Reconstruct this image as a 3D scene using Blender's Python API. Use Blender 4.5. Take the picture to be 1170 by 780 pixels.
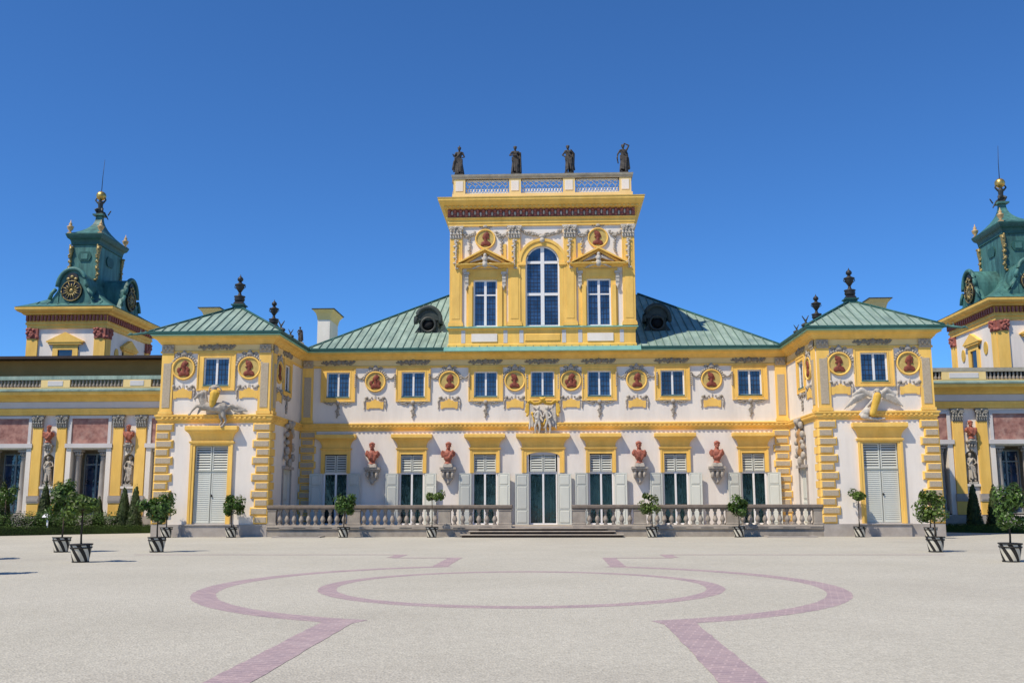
import bpy, bmesh, math, random
from mathutils import Vector, Matrix
from math import sin, cos, pi, sqrt, atan2

for o in list(bpy.data.objects):
    bpy.data.objects.remove(o)
SC = bpy.context.scene
COL = SC.collection

# ------------------------------------------------------------------ camera, sky, sun, exposure
CAM_POS = Vector((0.524, -52.75, 1.65))
PIT, YAW, ROLL, LENS = 0.1623, 0.0393, -0.002, 34.985
cd = bpy.data.cameras.new("camera")
cd.lens, cd.sensor_width, cd.clip_start, cd.clip_end = LENS, 36.0, 0.1, 3000
cam = bpy.data.objects.new("camera", cd)
COL.objects.link(cam)
fw = Vector((-sin(YAW) * cos(PIT), cos(YAW) * cos(PIT), sin(PIT)))
rt = Vector((cos(YAW), sin(YAW), 0))
up = rt.cross(fw)
r2 = rt * cos(ROLL) + up * sin(ROLL)
u2 = -rt * sin(ROLL) + up * cos(ROLL)
mw = Matrix((r2, u2, -fw)).transposed().to_4x4()
mw.translation = CAM_POS
cam.matrix_world = mw
SC.camera = cam

SUN_DIR = Vector((0.53, 0.45, -1.0)).normalized()      # the way the light travels
SUN_EL = math.asin(-SUN_DIR.z)
SUN_ROT = atan2(-SUN_DIR.x, -SUN_DIR.y)
world = bpy.data.worlds.new("World")
SC.world = world
world.use_nodes = True
nt = world.node_tree
bgn = nt.nodes["Background"]
sky = nt.nodes.new("ShaderNodeTexSky")
sky.sky_type = 'NISHITA'
sky.sun_disc = False
sky.sun_elevation = SUN_EL
sky.sun_rotation = SUN_ROT
sky.altitude = 2500
sky.air_density = 1.0
sky.dust_density = 0.0
sky.ozone_density = 6.0
tint = nt.nodes.new("ShaderNodeMix")          # clear, deep blue summer air
tint.data_type = 'RGBA'
tint.blend_type = 'MULTIPLY'
tint.inputs[0].default_value = 1.0
tint.inputs[7].default_value = (0.62, 1.08, 1.46, 1)
nt.links.new(sky.outputs[0], tint.inputs[6])
nt.links.new(tint.outputs[2], bgn.inputs[0])
bgn.inputs[1].default_value = 0.111
sl = bpy.data.lights.new("sun", 'SUN')
sl.energy, sl.angle, sl.color = 5.0, math.radians(0.53), (1.0, 0.905, 0.765)
sun = bpy.data.objects.new("sun", sl)
COL.objects.link(sun)
sun.location = (-30, -40, 60)
sun.rotation_euler = SUN_DIR.to_track_quat('-Z', 'Y').to_euler()
SC.view_settings.view_transform = 'Standard'
SC.view_settings.look = 'None'
SC.view_settings.exposure = 0.0
SC.view_settings.gamma = 1.0
SC.view_settings.use_curve_mapping = False
SC.cycles.max_bounces = 6
SC.cycles.use_denoising = True

# ------------------------------------------------------------------ materials
def mat(name, a, b=None, scale=1.5, stretch=1.0, rough=0.8, bump=0.0, bscale=30, spec=0.25, metal=0.0, island=0.0, trans=0.0, detail=6, stain=None, stain_amt=0.5, streak=0.0, sdir=(5, 5, .3)):
    m = bpy.data.materials.new(name)
    m.use_nodes = True
    t = m.node_tree
    N, L = t.nodes, t.links
    p = N["Principled BSDF"]
    p.inputs["Roughness"].default_value = rough
    p.inputs["Metallic"].default_value = metal
    p.inputs["Specular IOR Level"].default_value = spec
    b = b or tuple(x * 0.88 for x in a)
    g = N.new("ShaderNodeNewGeometry")
    mp = N.new("ShaderNodeMapping")
    mp.inputs["Scale"].default_value = (1, 1, stretch)
    L.new(g.outputs["Position"], mp.inputs["Vector"])
    n = N.new("ShaderNodeTexNoise")
    n.inputs["Scale"].default_value = scale
    n.inputs["Detail"].default_value = detail
    n.inputs["Roughness"].default_value = 0.62
    L.new(mp.outputs[0], n.inputs["Vector"])
    r = N.new("ShaderNodeValToRGB")
    r.color_ramp.elements[0].position = 0.33
    r.color_ramp.elements[1].position = 0.67
    r.color_ramp.elements[0].color = (*a, 1)
    r.color_ramp.elements[1].color = (*b, 1)
    L.new(n.outputs["Fac"], r.inputs[0])
    out = r.outputs[0]
    if stain:
        n3 = N.new("ShaderNodeTexNoise")
        n3.inputs["Scale"].default_value = scale * 0.35
        n3.inputs["Detail"].default_value = 8
        n3.inputs["Roughness"].default_value = 0.7
        L.new(mp.outputs[0], n3.inputs["Vector"])
        r3 = N.new("ShaderNodeValToRGB")
        r3.color_ramp.elements[0].position = 0.5
        r3.color_ramp.elements[1].position = 0.72
        r3.color_ramp.elements[0].color = (0, 0, 0, 1)
        r3.color_ramp.elements[1].color = (stain_amt,) * 3 + (1,)
        L.new(n3.outputs["Fac"], r3.inputs[0])
        mx = N.new("ShaderNodeMix")
        mx.data_type = 'RGBA'
        L.new(r3.outputs[0], mx.inputs[0])
        L.new(out, mx.inputs[6])
        mx.inputs[7].default_value = (*stain, 1)
        out = mx.outputs[2]
    if streak:
        mp4 = N.new("ShaderNodeMapping")
        mp4.inputs["Scale"].default_value = sdir
        L.new(g.outputs["Position"], mp4.inputs["Vector"])
        n4 = N.new("ShaderNodeTexNoise")
        n4.inputs["Scale"].default_value = 1.0
        n4.inputs["Detail"].default_value = 7
        n4.inputs["Roughness"].default_value = .65
        L.new(mp4.outputs[0], n4.inputs["Vector"])
        r4 = N.new("ShaderNodeMapRange")
        r4.inputs[1].default_value = .42
        r4.inputs[2].default_value = .68
        r4.inputs[3].default_value = 1.0 + streak * .25
        r4.inputs[4].default_value = 1.0 - streak
        L.new(n4.outputs["Fac"], r4.inputs[0])
        h4 = N.new("ShaderNodeHueSaturation")
        L.new(r4.outputs[0], h4.inputs["Value"])
        L.new(out, h4.inputs["Color"])
        out = h4.outputs[0]
    if island:
        h = N.new("ShaderNodeHueSaturation")
        mm = N.new("ShaderNodeMapRange")
        mm.inputs[3].default_value = 1 - island
        mm.inputs[4].default_value = 1 + island
        L.new(g.outputs["Random Per Island"], mm.inputs[0])
        L.new(mm.outputs[0], h.inputs["Value"])
        L.new(out, h.inputs["Color"])
        out = h.outputs[0]
    L.new(out, p.inputs["Base Color"])
    if bump:
        n2 = N.new("ShaderNodeTexNoise")
        n2.inputs["Scale"].default_value = bscale
        n2.inputs["Detail"].default_value = 5
        L.new(g.outputs["Position"], n2.inputs["Vector"])
        bp = N.new("ShaderNodeBump")
        bp.inputs["Strength"].default_value = bump
        bp.inputs["Distance"].default_value = 0.03
        L.new(n2.outputs["Fac"], bp.inputs["Height"])
        L.new(bp.outputs[0], p.inputs["Normal"])
    if trans:
        tr = N.new("ShaderNodeBsdfTranslucent")
        L.new(out, tr.inputs[0])
        ms = N.new("ShaderNodeMixShader")
        ms.inputs[0].default_value = trans
        L.new(p.outputs[0], ms.inputs[1])
        L.new(tr.outputs[0], ms.inputs[2])
        L.new(ms.outputs[0], N["Material Output"].inputs[0])
    return m

WHITE = mat("white_stucco", (.82, .752, .66), (.755, .687, .60), scale=.9, stretch=.35, bump=.15, bscale=25, stain=(.56, .52, .48), stain_amt=.45, streak=.07, sdir=(1.5, 1.5, .22))
WGREY = mat("grey_white_plaster", (.62, .59, .57), (.56, .53, .51), scale=1.2)
YEL = mat("yellow_stucco", (.91, .585, .155), (.83, .505, .11), scale=1.1, stretch=.4, bump=.12, bscale=25, stain=(.62, .37, .10), stain_amt=.5, streak=.12, sdir=(2.2, 2.2, .4))
PALE = mat("pale_yellow_stucco", (.82, .62, .29), (.76, .56, .24), scale=1.1, stretch=.4, stain=(.6, .42, .2), stain_amt=.35)
GOLDP = mat("gold_paint", (.72, .46, .08), (.60, .36, .05), scale=5, rough=.55)
OLIVE = mat("olive_gold_ground", (.58, .43, .15), (.46, .33, .10), scale=5)
GREYS = mat("grey_rough_stucco", (.53, .44, .31), (.41, .335, .235), scale=14, bump=.6, bscale=60)
STUC = mat("grey_stucco_relief", (.47, .42, .35), (.30, .265, .22), scale=7, bump=.3, bscale=30)
STUCL = mat("light_stucco_relief", (.62, .565, .48), (.40, .36, .30), scale=6, bump=.3, bscale=30)
CAPG = mat("shaded_capital_stucco", (.36, .35, .31), (.22, .21, .19), scale=8, bump=.3)  # wing capitals: the cornice's shadow is mixed into this grey
STUCD = mat("dark_stucco_relief", (.32, .275, .20), (.22, .185, .135), scale=7, bump=.3)
STONE = mat("grey_stone", (.44, .395, .345), (.35, .31, .27), scale=2.2, bump=.25, bscale=35, stain=(.27, .24, .21), stain_amt=.6)
SAND = mat("terrace_sandstone", (.40, .35, .285), (.29, .25, .205), scale=2.6, bump=.35, bscale=35, stain=(.22, .19, .165), stain_amt=.7)
WFR = mat("blue_grey_window_frame", (.26, .30, .31), (.22, .26, .27), scale=4, rough=.5)
PARA = mat("pale_parapet_stone", (.40, .37, .29), (.30, .275, .215), scale=3, bump=.3, stain=(.16, .15, .12), stain_amt=.6)
SEAM = mat("copper_seam", (.13, .205, .175), (.10, .165, .14), scale=4, rough=.6)
RISER = mat("shaded_step_riser", (.075, .05, .042), (.05, .036, .03), scale=4, rough=.85)  # shadow under the nosings is painted into the riser colour
SANDD = mat("terrace_rail_stone", (.24, .195, .155), (.165, .135, .11), scale=4, bump=.3, bscale=35, stain=(.14, .12, .10), stain_amt=.6)
BALU = mat("baluster_stone", (.39, .335, .275), (.245, .21, .175), scale=6, bump=.3, bscale=30)
COP = mat("copper_patina", (.31, .40, .33), (.225, .315, .26), scale=1.3, stretch=.8, rough=.6, spec=.35, bump=.12, bscale=12, stain=(.13, .20, .185), stain_amt=.7, streak=.3, sdir=(2.6, .35, .35))
COPL = mat("light_copper_patina", (.27, .56, .45), (.22, .47, .385), scale=2.5, rough=.6)
COPD = mat("dark_copper", (.035, .115, .10), (.025, .08, .072), scale=2.5, rough=.55)
COPT = mat("tower_copper_patina", (.085, .22, .19), (.045, .135, .12), scale=1.6, stretch=.4, rough=.55, spec=.35, bump=.15, bscale=10, stain=(.022, .055, .055), stain_amt=.8, streak=.45, sdir=(3, 3, .35))
DARKI = mat("dark_lead_dormer", (.05, .062, .058), (.03, .038, .036), scale=3, rough=.6)
IRON = mat("black_cast_iron", (.018, .017, .018), (.03, .028, .028), scale=6, rough=.5, spec=.4)
BRONZE = mat("dark_weathered_bronze", (.05, .055, .05), (.02, .022, .02), scale=5, rough=.55, spec=.4)
STATG = mat("weathered_grey_statue", (.095, .082, .07), (.035, .031, .028), scale=4.5, rough=.75, bump=.3, bscale=15)
FINM = mat("faded_gold_paint", (.62, .42, .20), (.46, .29, .13), scale=7, rough=.5)
WORN = mat("worn_gilding", (.42, .29, .09), (.13, .14, .09), scale=7, rough=.45, metal=.4)
GILT = mat("gilding", (.70, .47, .15), (.42, .27, .07), scale=6, rough=.4, metal=.85, spec=.5)
PORTM = mat("red_brown_portrait", (.27, .07, .04), (.13, .035, .025), scale=7, rough=.6)
TERRA = mat("red_marble_bust", (.40, .135, .085), (.26, .085, .06), scale=6, rough=.55, bump=.1, bscale=20)
REDP = mat("red_brown_paint", (.38, .135, .10), (.24, .075, .06), scale=6, rough=.7)
SASH = mat("white_painted_wood", (.80, .785, .76), (.76, .745, .72), scale=4, rough=.5)
SHUT = mat("pale_green_painted_wood", (.61, .62, .545), (.56, .57, .50), scale=2.5, stretch=.3, rough=.55)
SHUTD = mat("grey_green_shadow_gap", (.05, .055, .055), rough=.8)
CURT = mat("teal_curtain", (.045, .105, .105), (.03, .07, .075), scale=3, stretch=.2, rough=.9)
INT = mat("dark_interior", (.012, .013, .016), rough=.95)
BRICKB = mat("purple_grey_paving_brick", (.41, .315, .31), (.32, .25, .262), scale=3.0, bump=.3, bscale=40, stain=(.42, .34, .335), stain_amt=.8)
WOODB = mat("black_pot_paint", (.022, .02, .018), (.03, .028, .024), scale=8, rough=.6)
WOODW = mat("cream_pot_paint", (.66, .62, .50), (.55, .51, .41), scale=6, rough=.6)
SOIL = mat("soil", (.05, .035, .022), (.03, .02, .014), scale=20)
BARK = mat("bark", (.085, .065, .045), (.05, .038, .028), scale=15, bump=.5)
LEAF = mat("citrus_leaf", (.085, .155, .022), (.045, .098, .014), scale=4, rough=.42, spec=.45, island=.5, trans=.22)
LEAFB = mat("yellowish_citrus_leaf", (.12, .18, .026), (.065, .115, .016), scale=4, rough=.42, spec=.45, island=.55, trans=.25)
LEAF2 = mat("light_shrub_leaf", (.085, .15, .035), (.05, .10, .022), scale=2, rough=.5, island=.45, trans=.25)
YEW = mat("yew_leaf", (.045, .066, .016), (.026, .042, .011), scale=3, rough=.55, island=.45, trans=.1)
BOXH = mat("box_hedge_leaf", (.055, .095, .016), (.035, .065, .011), scale=3, rough=.55, island=.4, trans=.12)
GRASS = mat("lawn_grass", (.06, .11, .028), (.045, .085, .02), scale=2.5, rough=.8, bump=.5, bscale=50)
FRESCO = mat("faded_red_fresco", (.46, .25, .20), (.20, .085, .075), scale=2.2, rough=.8, stain=(.50, .38, .32), stain_amt=.8)
ATTIC = mat("ochre_brown_attic", (.42, .26, .09), (.36, .22, .075), scale=.8, rough=.8)
ROOFB = mat("dark_brown_roof", (.05, .035, .032), (.035, .026, .024), scale=2, rough=.7)
SIGNW = mat("white_sign_board", (.8, .8, .8), (.76, .76, .76), rough=.4)

def glass_mat(name, tint, rough=.02, clear=0.0):
    m = bpy.data.materials.new(name)
    m.use_nodes = True
    t = m.node_tree
    N, L = t.nodes, t.links
    p = N["Principled BSDF"]
    g = N.new("ShaderNodeNewGeometry")
    n = N.new("ShaderNodeTexNoise")
    n.inputs["Scale"].default_value = 1.7
    n.inputs["Detail"].default_value = 3
    L.new(g.outputs["Position"], n.inputs["Vector"])
    r = N.new("ShaderNodeValToRGB")
    r.color_ramp.elements[0].color = (*tint, 1)
    r.color_ramp.elements[0].position = .38; r.color_ramp.elements[1].position = .62
    r.color_ramp.elements[1].color = (*[x * 3.0 for x in tint], 1)
    L.new(n.outputs["Fac"], r.inputs[0])
    L.new(r.outputs[0], p.inputs["Base Color"])
    p.inputs["Roughness"].default_value = rough
    p.inputs["Specular IOR Level"].default_value = .9
    p.inputs["IOR"].default_value = 1.6
    n2 = N.new("ShaderNodeTexNoise")
    n2.inputs["Scale"].default_value = 2.2
    L.new(g.outputs["Position"], n2.inputs["Vector"])
    bp = N.new("ShaderNodeBump")
    bp.inputs["Strength"].default_value = .12
    bp.inputs["Distance"].default_value = .05
    L.new(n2.outputs["Fac"], bp.inputs["Height"])
    L.new(bp.outputs[0], p.inputs["Normal"])
    if clear:
        tr = N.new("ShaderNodeBsdfTransparent")
        tr.inputs[0].default_value = (.85, .93, .92, 1)
        ms = N.new("ShaderNodeMixShader")
        ms.inputs[0].default_value = clear
        L.new(p.outputs[0], ms.inputs[1])
        L.new(tr.outputs[0], ms.inputs[2])
        L.new(ms.outputs[0], N["Material Output"].inputs[0])
    return m
GLASS = glass_mat("leaded_window_glass", (.010, .022, .048))
GLASSD = glass_mat("dark_window_glass", (.006, .008, .014))
GLASSC = glass_mat("clear_door_glass", (.010, .02, .024), clear=.72)

# gravel with its own graph
def gravel_mat():
    m = mat("pale_gravel", (.485, .463, .39), (.435, .414, .345), scale=.22, rough=.95, spec=.1, detail=10, stain=(.36, .335, .285), stain_amt=.6)
    t = m.node_tree
    N, L = t.nodes, t.links
    p = N["Principled BSDF"]
    src = p.inputs["Base Color"].links[0].from_socket
    g = N.new("ShaderNodeNewGeometry")
    v = N.new("ShaderNodeTexVoronoi")
    v.inputs["Scale"].default_value = 34
    L.new(g.outputs["Position"], v.inputs["Vector"])
    hs = N.new("ShaderNodeSeparateColor")
    L.new(v.outputs["Color"], hs.inputs[0])
    mr = N.new("ShaderNodeMapRange")
    mr.inputs[3].default_value = .84
    mr.inputs[4].default_value = 1.12
    L.new(hs.outputs[0], mr.inputs[0])
    n = N.new("ShaderNodeTexNoise")
    n.inputs["Scale"].default_value = 5
    n.inputs["Detail"].default_value = 8
    n.inputs["Roughness"].default_value = .8
    L.new(g.outputs["Position"], n.inputs["Vector"])
    mr2 = N.new("ShaderNodeMapRange")
    mr2.inputs[1].default_value = .25
    mr2.inputs[2].default_value = .75
    mr2.inputs[3].default_value = .92
    mr2.inputs[4].default_value = 1.08
    L.new(n.outputs["Fac"], mr2.inputs[0])
    mu = N.new("ShaderNodeMath")
    mu.operation = 'MULTIPLY'
    L.new(mr.outputs[0], mu.inputs[0])
    L.new(mr2.outputs[0], mu.inputs[1])
    h = N.new("ShaderNodeHueSaturation")
    L.new(src, h.inputs["Color"])
    L.new(mu.outputs[0], h.inputs["Value"])
    L.new(h.outputs[0], p.inputs["Base Color"])
    bp = N.new("ShaderNodeBump")
    bp.inputs["Strength"].default_value = .5
    bp.inputs["Distance"].default_value = .02
    L.new(v.outputs["Distance"], bp.inputs["Height"])
    L.new(bp.outputs[0], p.inputs["Normal"])
    return m
GRAVEL = gravel_mat()
def add_bricks(m, w, h, mortar, k=.55):
    t = m.node_tree; N, L = t.nodes, t.links
    p = N["Principled BSDF"]; src = p.inputs["Base Color"].links[0].from_socket
    g = N.new("ShaderNodeNewGeometry"); b = N.new("ShaderNodeTexBrick")
    b.inputs["Scale"].default_value = 1.0; b.inputs["Brick Width"].default_value = w; b.inputs["Row Height"].default_value = h
    b.inputs["Mortar Size"].default_value = .012; b.inputs["Color1"].default_value = (1, 1, 1, 1); b.inputs["Color2"].default_value = (.78, .76, .82, 1); b.inputs["Mortar"].default_value = (*mortar, 1)
    mp = N.new("ShaderNodeMapping"); mp.inputs["Rotation"].default_value = (0, 0, .25)
    L.new(g.outputs["Position"], mp.inputs[0]); L.new(mp.outputs[0], b.inputs["Vector"])
    mx = N.new("ShaderNodeMix"); mx.data_type = 'RGBA'; mx.blend_type = 'MULTIPLY'; mx.inputs[0].default_value = k
    L.new(src, mx.inputs[6]); L.new(b.outputs["Color"], mx.inputs[7]); L.new(mx.outputs[2], p.inputs["Base Color"])
add_bricks(BRICKB, .24, .115, (1.4, 1.4, 1.35), .5)

# ------------------------------------------------------------------ mesh building helpers
class MB:
    def __init__(s, T=None):
        s.v, s.f, s.mi, s.sm = [], [], [], []
        s.T, s.m = T, 0
    def add(s, vs, fs, smooth=False):
        k = len(s.v)
        for p in vs:
            s.v.append(tuple(s.T(*p)) if s.T else tuple(p))
        for f in fs:
            s.f.append([i + k for i in f]); s.mi.append(s.m); s.sm.append(smooth)
        return s
    def box(s, x0, x1, y0, y1, z0, z1):
        vs = [(x, y, z) for z in (z0, z1) for y in (y0, y1) for x in (x0, x1)]
        return s.add(vs, [(0, 2, 3, 1), (4, 5, 7, 6), (0, 1, 5, 4), (2, 6, 7, 3), (0, 4, 6, 2), (1, 3, 7, 5)])
    def chbox(s, x0, x1, y0, y1, z0, z1, c):
        # box whose -y face is chamfered all round
        vs = [(x0, y1, z0), (x1, y1, z0), (x1, y1, z1), (x0, y1, z1), (x0, y0 + c, z0), (x1, y0 + c, z0), (x1, y0 + c, z1), (x0, y0 + c, z1),
              (x0 + c, y0, z0 + c), (x1 - c, y0, z0 + c), (x1 - c, y0, z1 - c), (x0 + c, y0, z1 - c)]
        fs = [(0, 1, 2, 3), (8, 11, 10, 9)]
        for i in range(4):
            j = (i + 1) % 4
            fs += [(i, i + 4, j + 4, j), (i + 4, i + 8, j + 8, j + 4)]
        return s.add(vs, fs)
    def prism(s, poly, y0, y1):
        n = len(poly)
        vs = [(x, y0, z) for x, z in poly] + [(x, y1, z) for x, z in poly]
        fs = [tuple(range(n)), tuple(range(2 * n - 1, n - 1, -1))]
        for i in range(n):
            j = (i + 1) % n
            fs.append((i, i + n, j + n, j))
        return s.add(vs, fs)
    def lathe(s, prof, c=(0, 0, 0), n=16, smooth=True, twist=0.0, phase=0.0, mats=None, sx=1, sy=1):
        vs = []
        for k, (r, z) in enumerate(prof):
            for i in range(n):
                a = 2 * pi * i / n + phase + twist * (z - prof[0][1])
                vs.append((c[0] + r * cos(a) * sx, c[1] + r * sin(a) * sy, c[2] + z))
        m0 = s.m
        for i in range(n):
            if mats: s.m = mats[i % len(mats)]
            fs = [(k * n + i, k * n + (i + 1) % n, (k + 1) * n + (i + 1) % n, (k + 1) * n + i) for k in range(len(prof) - 1)]
            k0 = len(s.v)
            if i == 0:
                s.add(vs, fs, smooth); base = k0
            else:
                for f in fs:
                    s.f.append([q + base for q in f]); s.mi.append(s.m); s.sm.append(smooth)
        s.m = m0
        for k in (0, len(prof) - 1):
            if prof[k][0] > 1e-4:
                s.f.append([base + k * n + i for i in range(n)]); s.mi.append(s.m); s.sm.append(False)
        return s
    def tube(s, pts, r, n=6, smooth=True, cap=True):
        pts = [Vector(p) for p in pts]
        rs = r if isinstance(r, (list, tuple)) else [r] * len(pts)
        vs = []
        for i, p in enumerate(pts):
            d = (pts[min(i + 1, len(pts) - 1)] - pts[max(i - 1, 0)])
            d = d.normalized() if d.length > 1e-9 else Vector((0, 0, 1))
            a = d.cross(Vector((0, 0, 1)) if abs(d.z) < .9 else Vector((1, 0, 0))).normalized()
            b = d.cross(a)
            for k in range(n):
                t = 2 * pi * k / n
                vs.append(p + (a * cos(t) + b * sin(t)) * rs[i])
        fs = []
        for i in range(len(pts) - 1):
            for k in range(n):
                fs.append((i * n + k, i * n + (k + 1) % n, (i + 1) * n + (k + 1) % n, (i + 1) * n + k))
        if cap:
            fs.append(tuple(range(n))); fs.append(tuple(range((len(pts) - 1) * n, len(pts) * n)))
        return s.add(vs, fs, smooth)
    def ell(s, c, r, n=8, k=5, rot=None):
        if not isinstance(r, (tuple, list)): r = (r, r, r)
        vs = [(0, 0, -1)]
        for j in range(1, k):
            t = -pi / 2 + pi * j / k
            for i in range(n):
                a = 2 * pi * i / n
                vs.append((cos(t) * cos(a), cos(t) * sin(a), sin(t)))
        vs.append((0, 0, 1))
        out = []
        R = Matrix.Rotation(rot[0], 3, rot[1]) if rot else None
        for v in vs:
            q = Vector((v[0] * r[0], v[1] * r[1], v[2] * r[2]))
            if R: q = R @ q
            out.append((q.x + c[0], q.y + c[1], q.z + c[2]))
        fs = [(0, 1 + (i + 1) % n, 1 + i) for i in range(n)]
        for j in range(k - 2):
            for i in range(n):
                fs.append((1 + j * n + i, 1 + j * n + (i + 1) % n, 1 + (j + 1) * n + (i + 1) % n, 1 + (j + 1) * n + i))
        e = len(vs) - 1
        fs += [(e, 1 + (k - 2) * n + i, 1 + (k - 2) * n + (i + 1) % n) for i in range(n)]
        return s.add(out, fs, True)
    def cap(s, p0, p1, r0, r1=None, n=8):
        r1 = r0 if r1 is None else r1
        s.tube([p0, p1], [r0, r1], n)
        s.ell(p0, r0, n, 5); s.ell(p1, r1, n, 5)
        return s
    def sweep(s, path, prof, closed=False, smooth=False):
        n = len(path)
        nr = []
        for i in range(n):
            def seg(a, b):
                d = Vector((path[b][0] - path[a][0], path[b][1] - path[a][1])).normalized()
                return Vector((d.y, -d.x))
            if closed:
                n0, n1 = seg((i - 1) % n, i), seg(i, (i + 1) % n)
            else:
                n0 = seg(i - 1, i) if i > 0 else seg(0, 1)
                n1 = seg(i, i + 1) if i < n - 1 else n0
            m = (n0 + n1)
            m = m / max(.2, (1 + n0.dot(n1)))
            nr.append(m)
        q = len(prof)
        vs = [(path[i][0] + nr[i].x * o, path[i][1] + nr[i].y * o, z) for i in range(n) for o, z in prof]
        fs = []
        for i in range(n if closed else n - 1):
            j = (i + 1) % n
            for k in range(q - 1):
                fs.append((i * q + k, j * q + k, j * q + k + 1, i * q + k + 1))
        if not closed:
            fs.append(tuple(range(q))); fs.append(tuple(range((n - 1) * q, n * q)))
        return s.add(vs, fs, smooth)
    def loft(s, levels, c=(0, 0), cap_top=True):
        # rectangular rings (hx, hy, z)
        vs = []
        for hx, hy, z in levels:
            vs += [(c[0] - hx, c[1] - hy, z), (c[0] + hx, c[1] - hy, z), (c[0] + hx, c[1] + hy, z), (c[0] - hx, c[1] + hy, z)]
        fs = []
        for k in range(len(levels) - 1):
            for i in range(4):
                j = (i + 1) % 4
                fs.append((k * 4 + i, k * 4 + j, k * 4 + 4 + j, k * 4 + 4 + i))
        if cap_top:
            e = (len(levels) - 1) * 4
            fs.append((e, e + 1, e + 2, e + 3))
        return s.add(vs, fs)
    def wall(s, u0, u1, z0, z1, holes, reveal=.25, y=0.0):
        us = sorted({u0, u1} | {h[0] for h in holes} | {h[1] for h in holes})
        zs = sorted({z0, z1} | {h[2] for h in holes} | {h[3] for h in holes})
        for a, b in zip(us, us[1:]):
            for c, d in zip(zs, zs[1:]):
                mu, mz = (a + b) / 2, (c + d) / 2
                if any(h[0] < mu < h[1] and h[2] < mz < h[3] for h in holes): continue
                s.add([(a, y, c), (b, y, c), (b, y, d), (a, y, d)], [(0, 1, 2, 3)])
        for h in holes:
            a, b, c, d = h[:4]
            r = y + (h[4] if len(h) > 4 else reveal)
            s.add([(a, y, c), (b, y, c), (b, y, d), (a, y, d), (a, r, c), (b, r, c), (b, r, d), (a, r, d)],
                  [(0, 4, 5, 1), (1, 5, 6, 2), (2, 6, 7, 3), (3, 7, 4, 0)])
        return s
    def seams(s, poly, up_dir, step=.62, w=.045, h=.06):
        # poly: 3-D corners of a planar roof face, first edge is the eave
        p0, p1 = Vector(poly[0]), Vector(poly[1])
        e = (p1 - p0).normalized()
        nrm = e.cross(Vector(poly[2]) - p0).normalized()
        if nrm.z < 0: nrm = -nrm
        upv = nrm.cross(e).normalized()
        if upv.z < 0: upv = -upv
        q = [((Vector(p) - p0).dot(e), (Vector(p) - p0).dot(upv)) for p in poly]
        lo, hi = min(a for a, b in q), max(a for a, b in q)
        x = lo + step * .5
        while x < hi:
            ts = []
            for i in range(len(q)):
                (a0, b0), (a1, b1) = q[i], q[(i + 1) % len(q)]
                if (a0 - x) * (a1 - x) < 0:
                    ts.append(b0 + (b1 - b0) * (x - a0) / (a1 - a0))
            if len(ts) >= 2 and max(ts) - min(ts) > .15:
                A = p0 + e * x + upv * min(ts); B = p0 + e * x + upv * max(ts)
                vs = []
                for P in (A, B):
                    vs += [P - e * w / 2, P + e * w / 2, P + e * w / 2 + nrm * h, P - e * w / 2 + nrm * h]
                s.add([tuple(v) for v in vs], [(0, 1, 2, 3), (4, 5, 6, 7), (0, 1, 5, 4), (1, 2, 6, 5), (2, 3, 7, 6), (3, 0, 4, 7)])
            x += step
        return s
    def mesh(s, name, mats):
        me = bpy.data.meshes.new(name)
        me.from_pydata(s.v, [], s.f)
        for m in (mats if isinstance(mats, (list, tuple)) else [mats]):
            me.materials.append(m)
        me.polygons.foreach_set("material_index", s.mi)
        me.polygons.foreach_set("use_smooth", s.sm)
        bm = bmesh.new(); bm.from_mesh(me)
        bmesh.ops.recalc_face_normals(bm, faces=bm.faces)
        bm.to_mesh(me); bm.free()
        me.update()
        return me
    def build(s, name, mats, parent=None, **k):
        return mk(name, s.mesh(name, mats), parent, **k)

def mk(name, me, parent=None, loc=(0, 0, 0), rz=0, scale=None, rot=None):
    o = bpy.data.objects.new(name, me)
    COL.objects.link(o)
    o.parent = parent
    o.location = loc
    o.rotation_euler = rot if rot else (0, 0, rz)
    if scale: o.scale = (scale,) * 3 if isinstance(scale, (int, float)) else scale
    return o
def thing(name, label, cat, loc=(0, 0, 0), rz=0, group=None, kind=None):
    return tag(mk(name, None, None, loc, rz), label, cat, group, kind)
def tag(o, label, cat=None, group=None, kind=None):
    o["label"] = label
    if cat: o["category"] = cat
    if group: o["group"] = group
    if kind: o["kind"] = kind
    return o
def struct(name, mb, m, label=None):
    o = mb.build(name, m)
    o["kind"] = "structure"
    if label: o["label"] = label
    return o
def sculpt(mb, name, m, voxel=.02, smooth=2):
    """closed lumps -> one continuous surface"""
    me = mb.mesh(name + "_rough", m)
    o = bpy.data.objects.new("sculpt_work", me)
    COL.objects.link(o)
    r = o.modifiers.new("r", 'REMESH'); r.mode = 'VOXEL'; r.voxel_size = voxel; r.use_smooth_shade = True
    sm = o.modifiers.new("s", 'SMOOTH'); sm.iterations = smooth; sm.factor = .4
    dg = bpy.context.evaluated_depsgraph_get()
    out = bpy.data.meshes.new_from_object(o.evaluated_get(dg))
    out.name = name
    out.materials.clear(); out.materials.append(m)
    bpy.data.objects.remove(o); bpy.data.meshes.remove(me)
    return out

RND = random.Random(7)
YM = 6.4          # main facade plane
HX, OX = 14.54, 20.59   # pavilion inner / outer corner
WY = 10.0         # side wings
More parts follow.
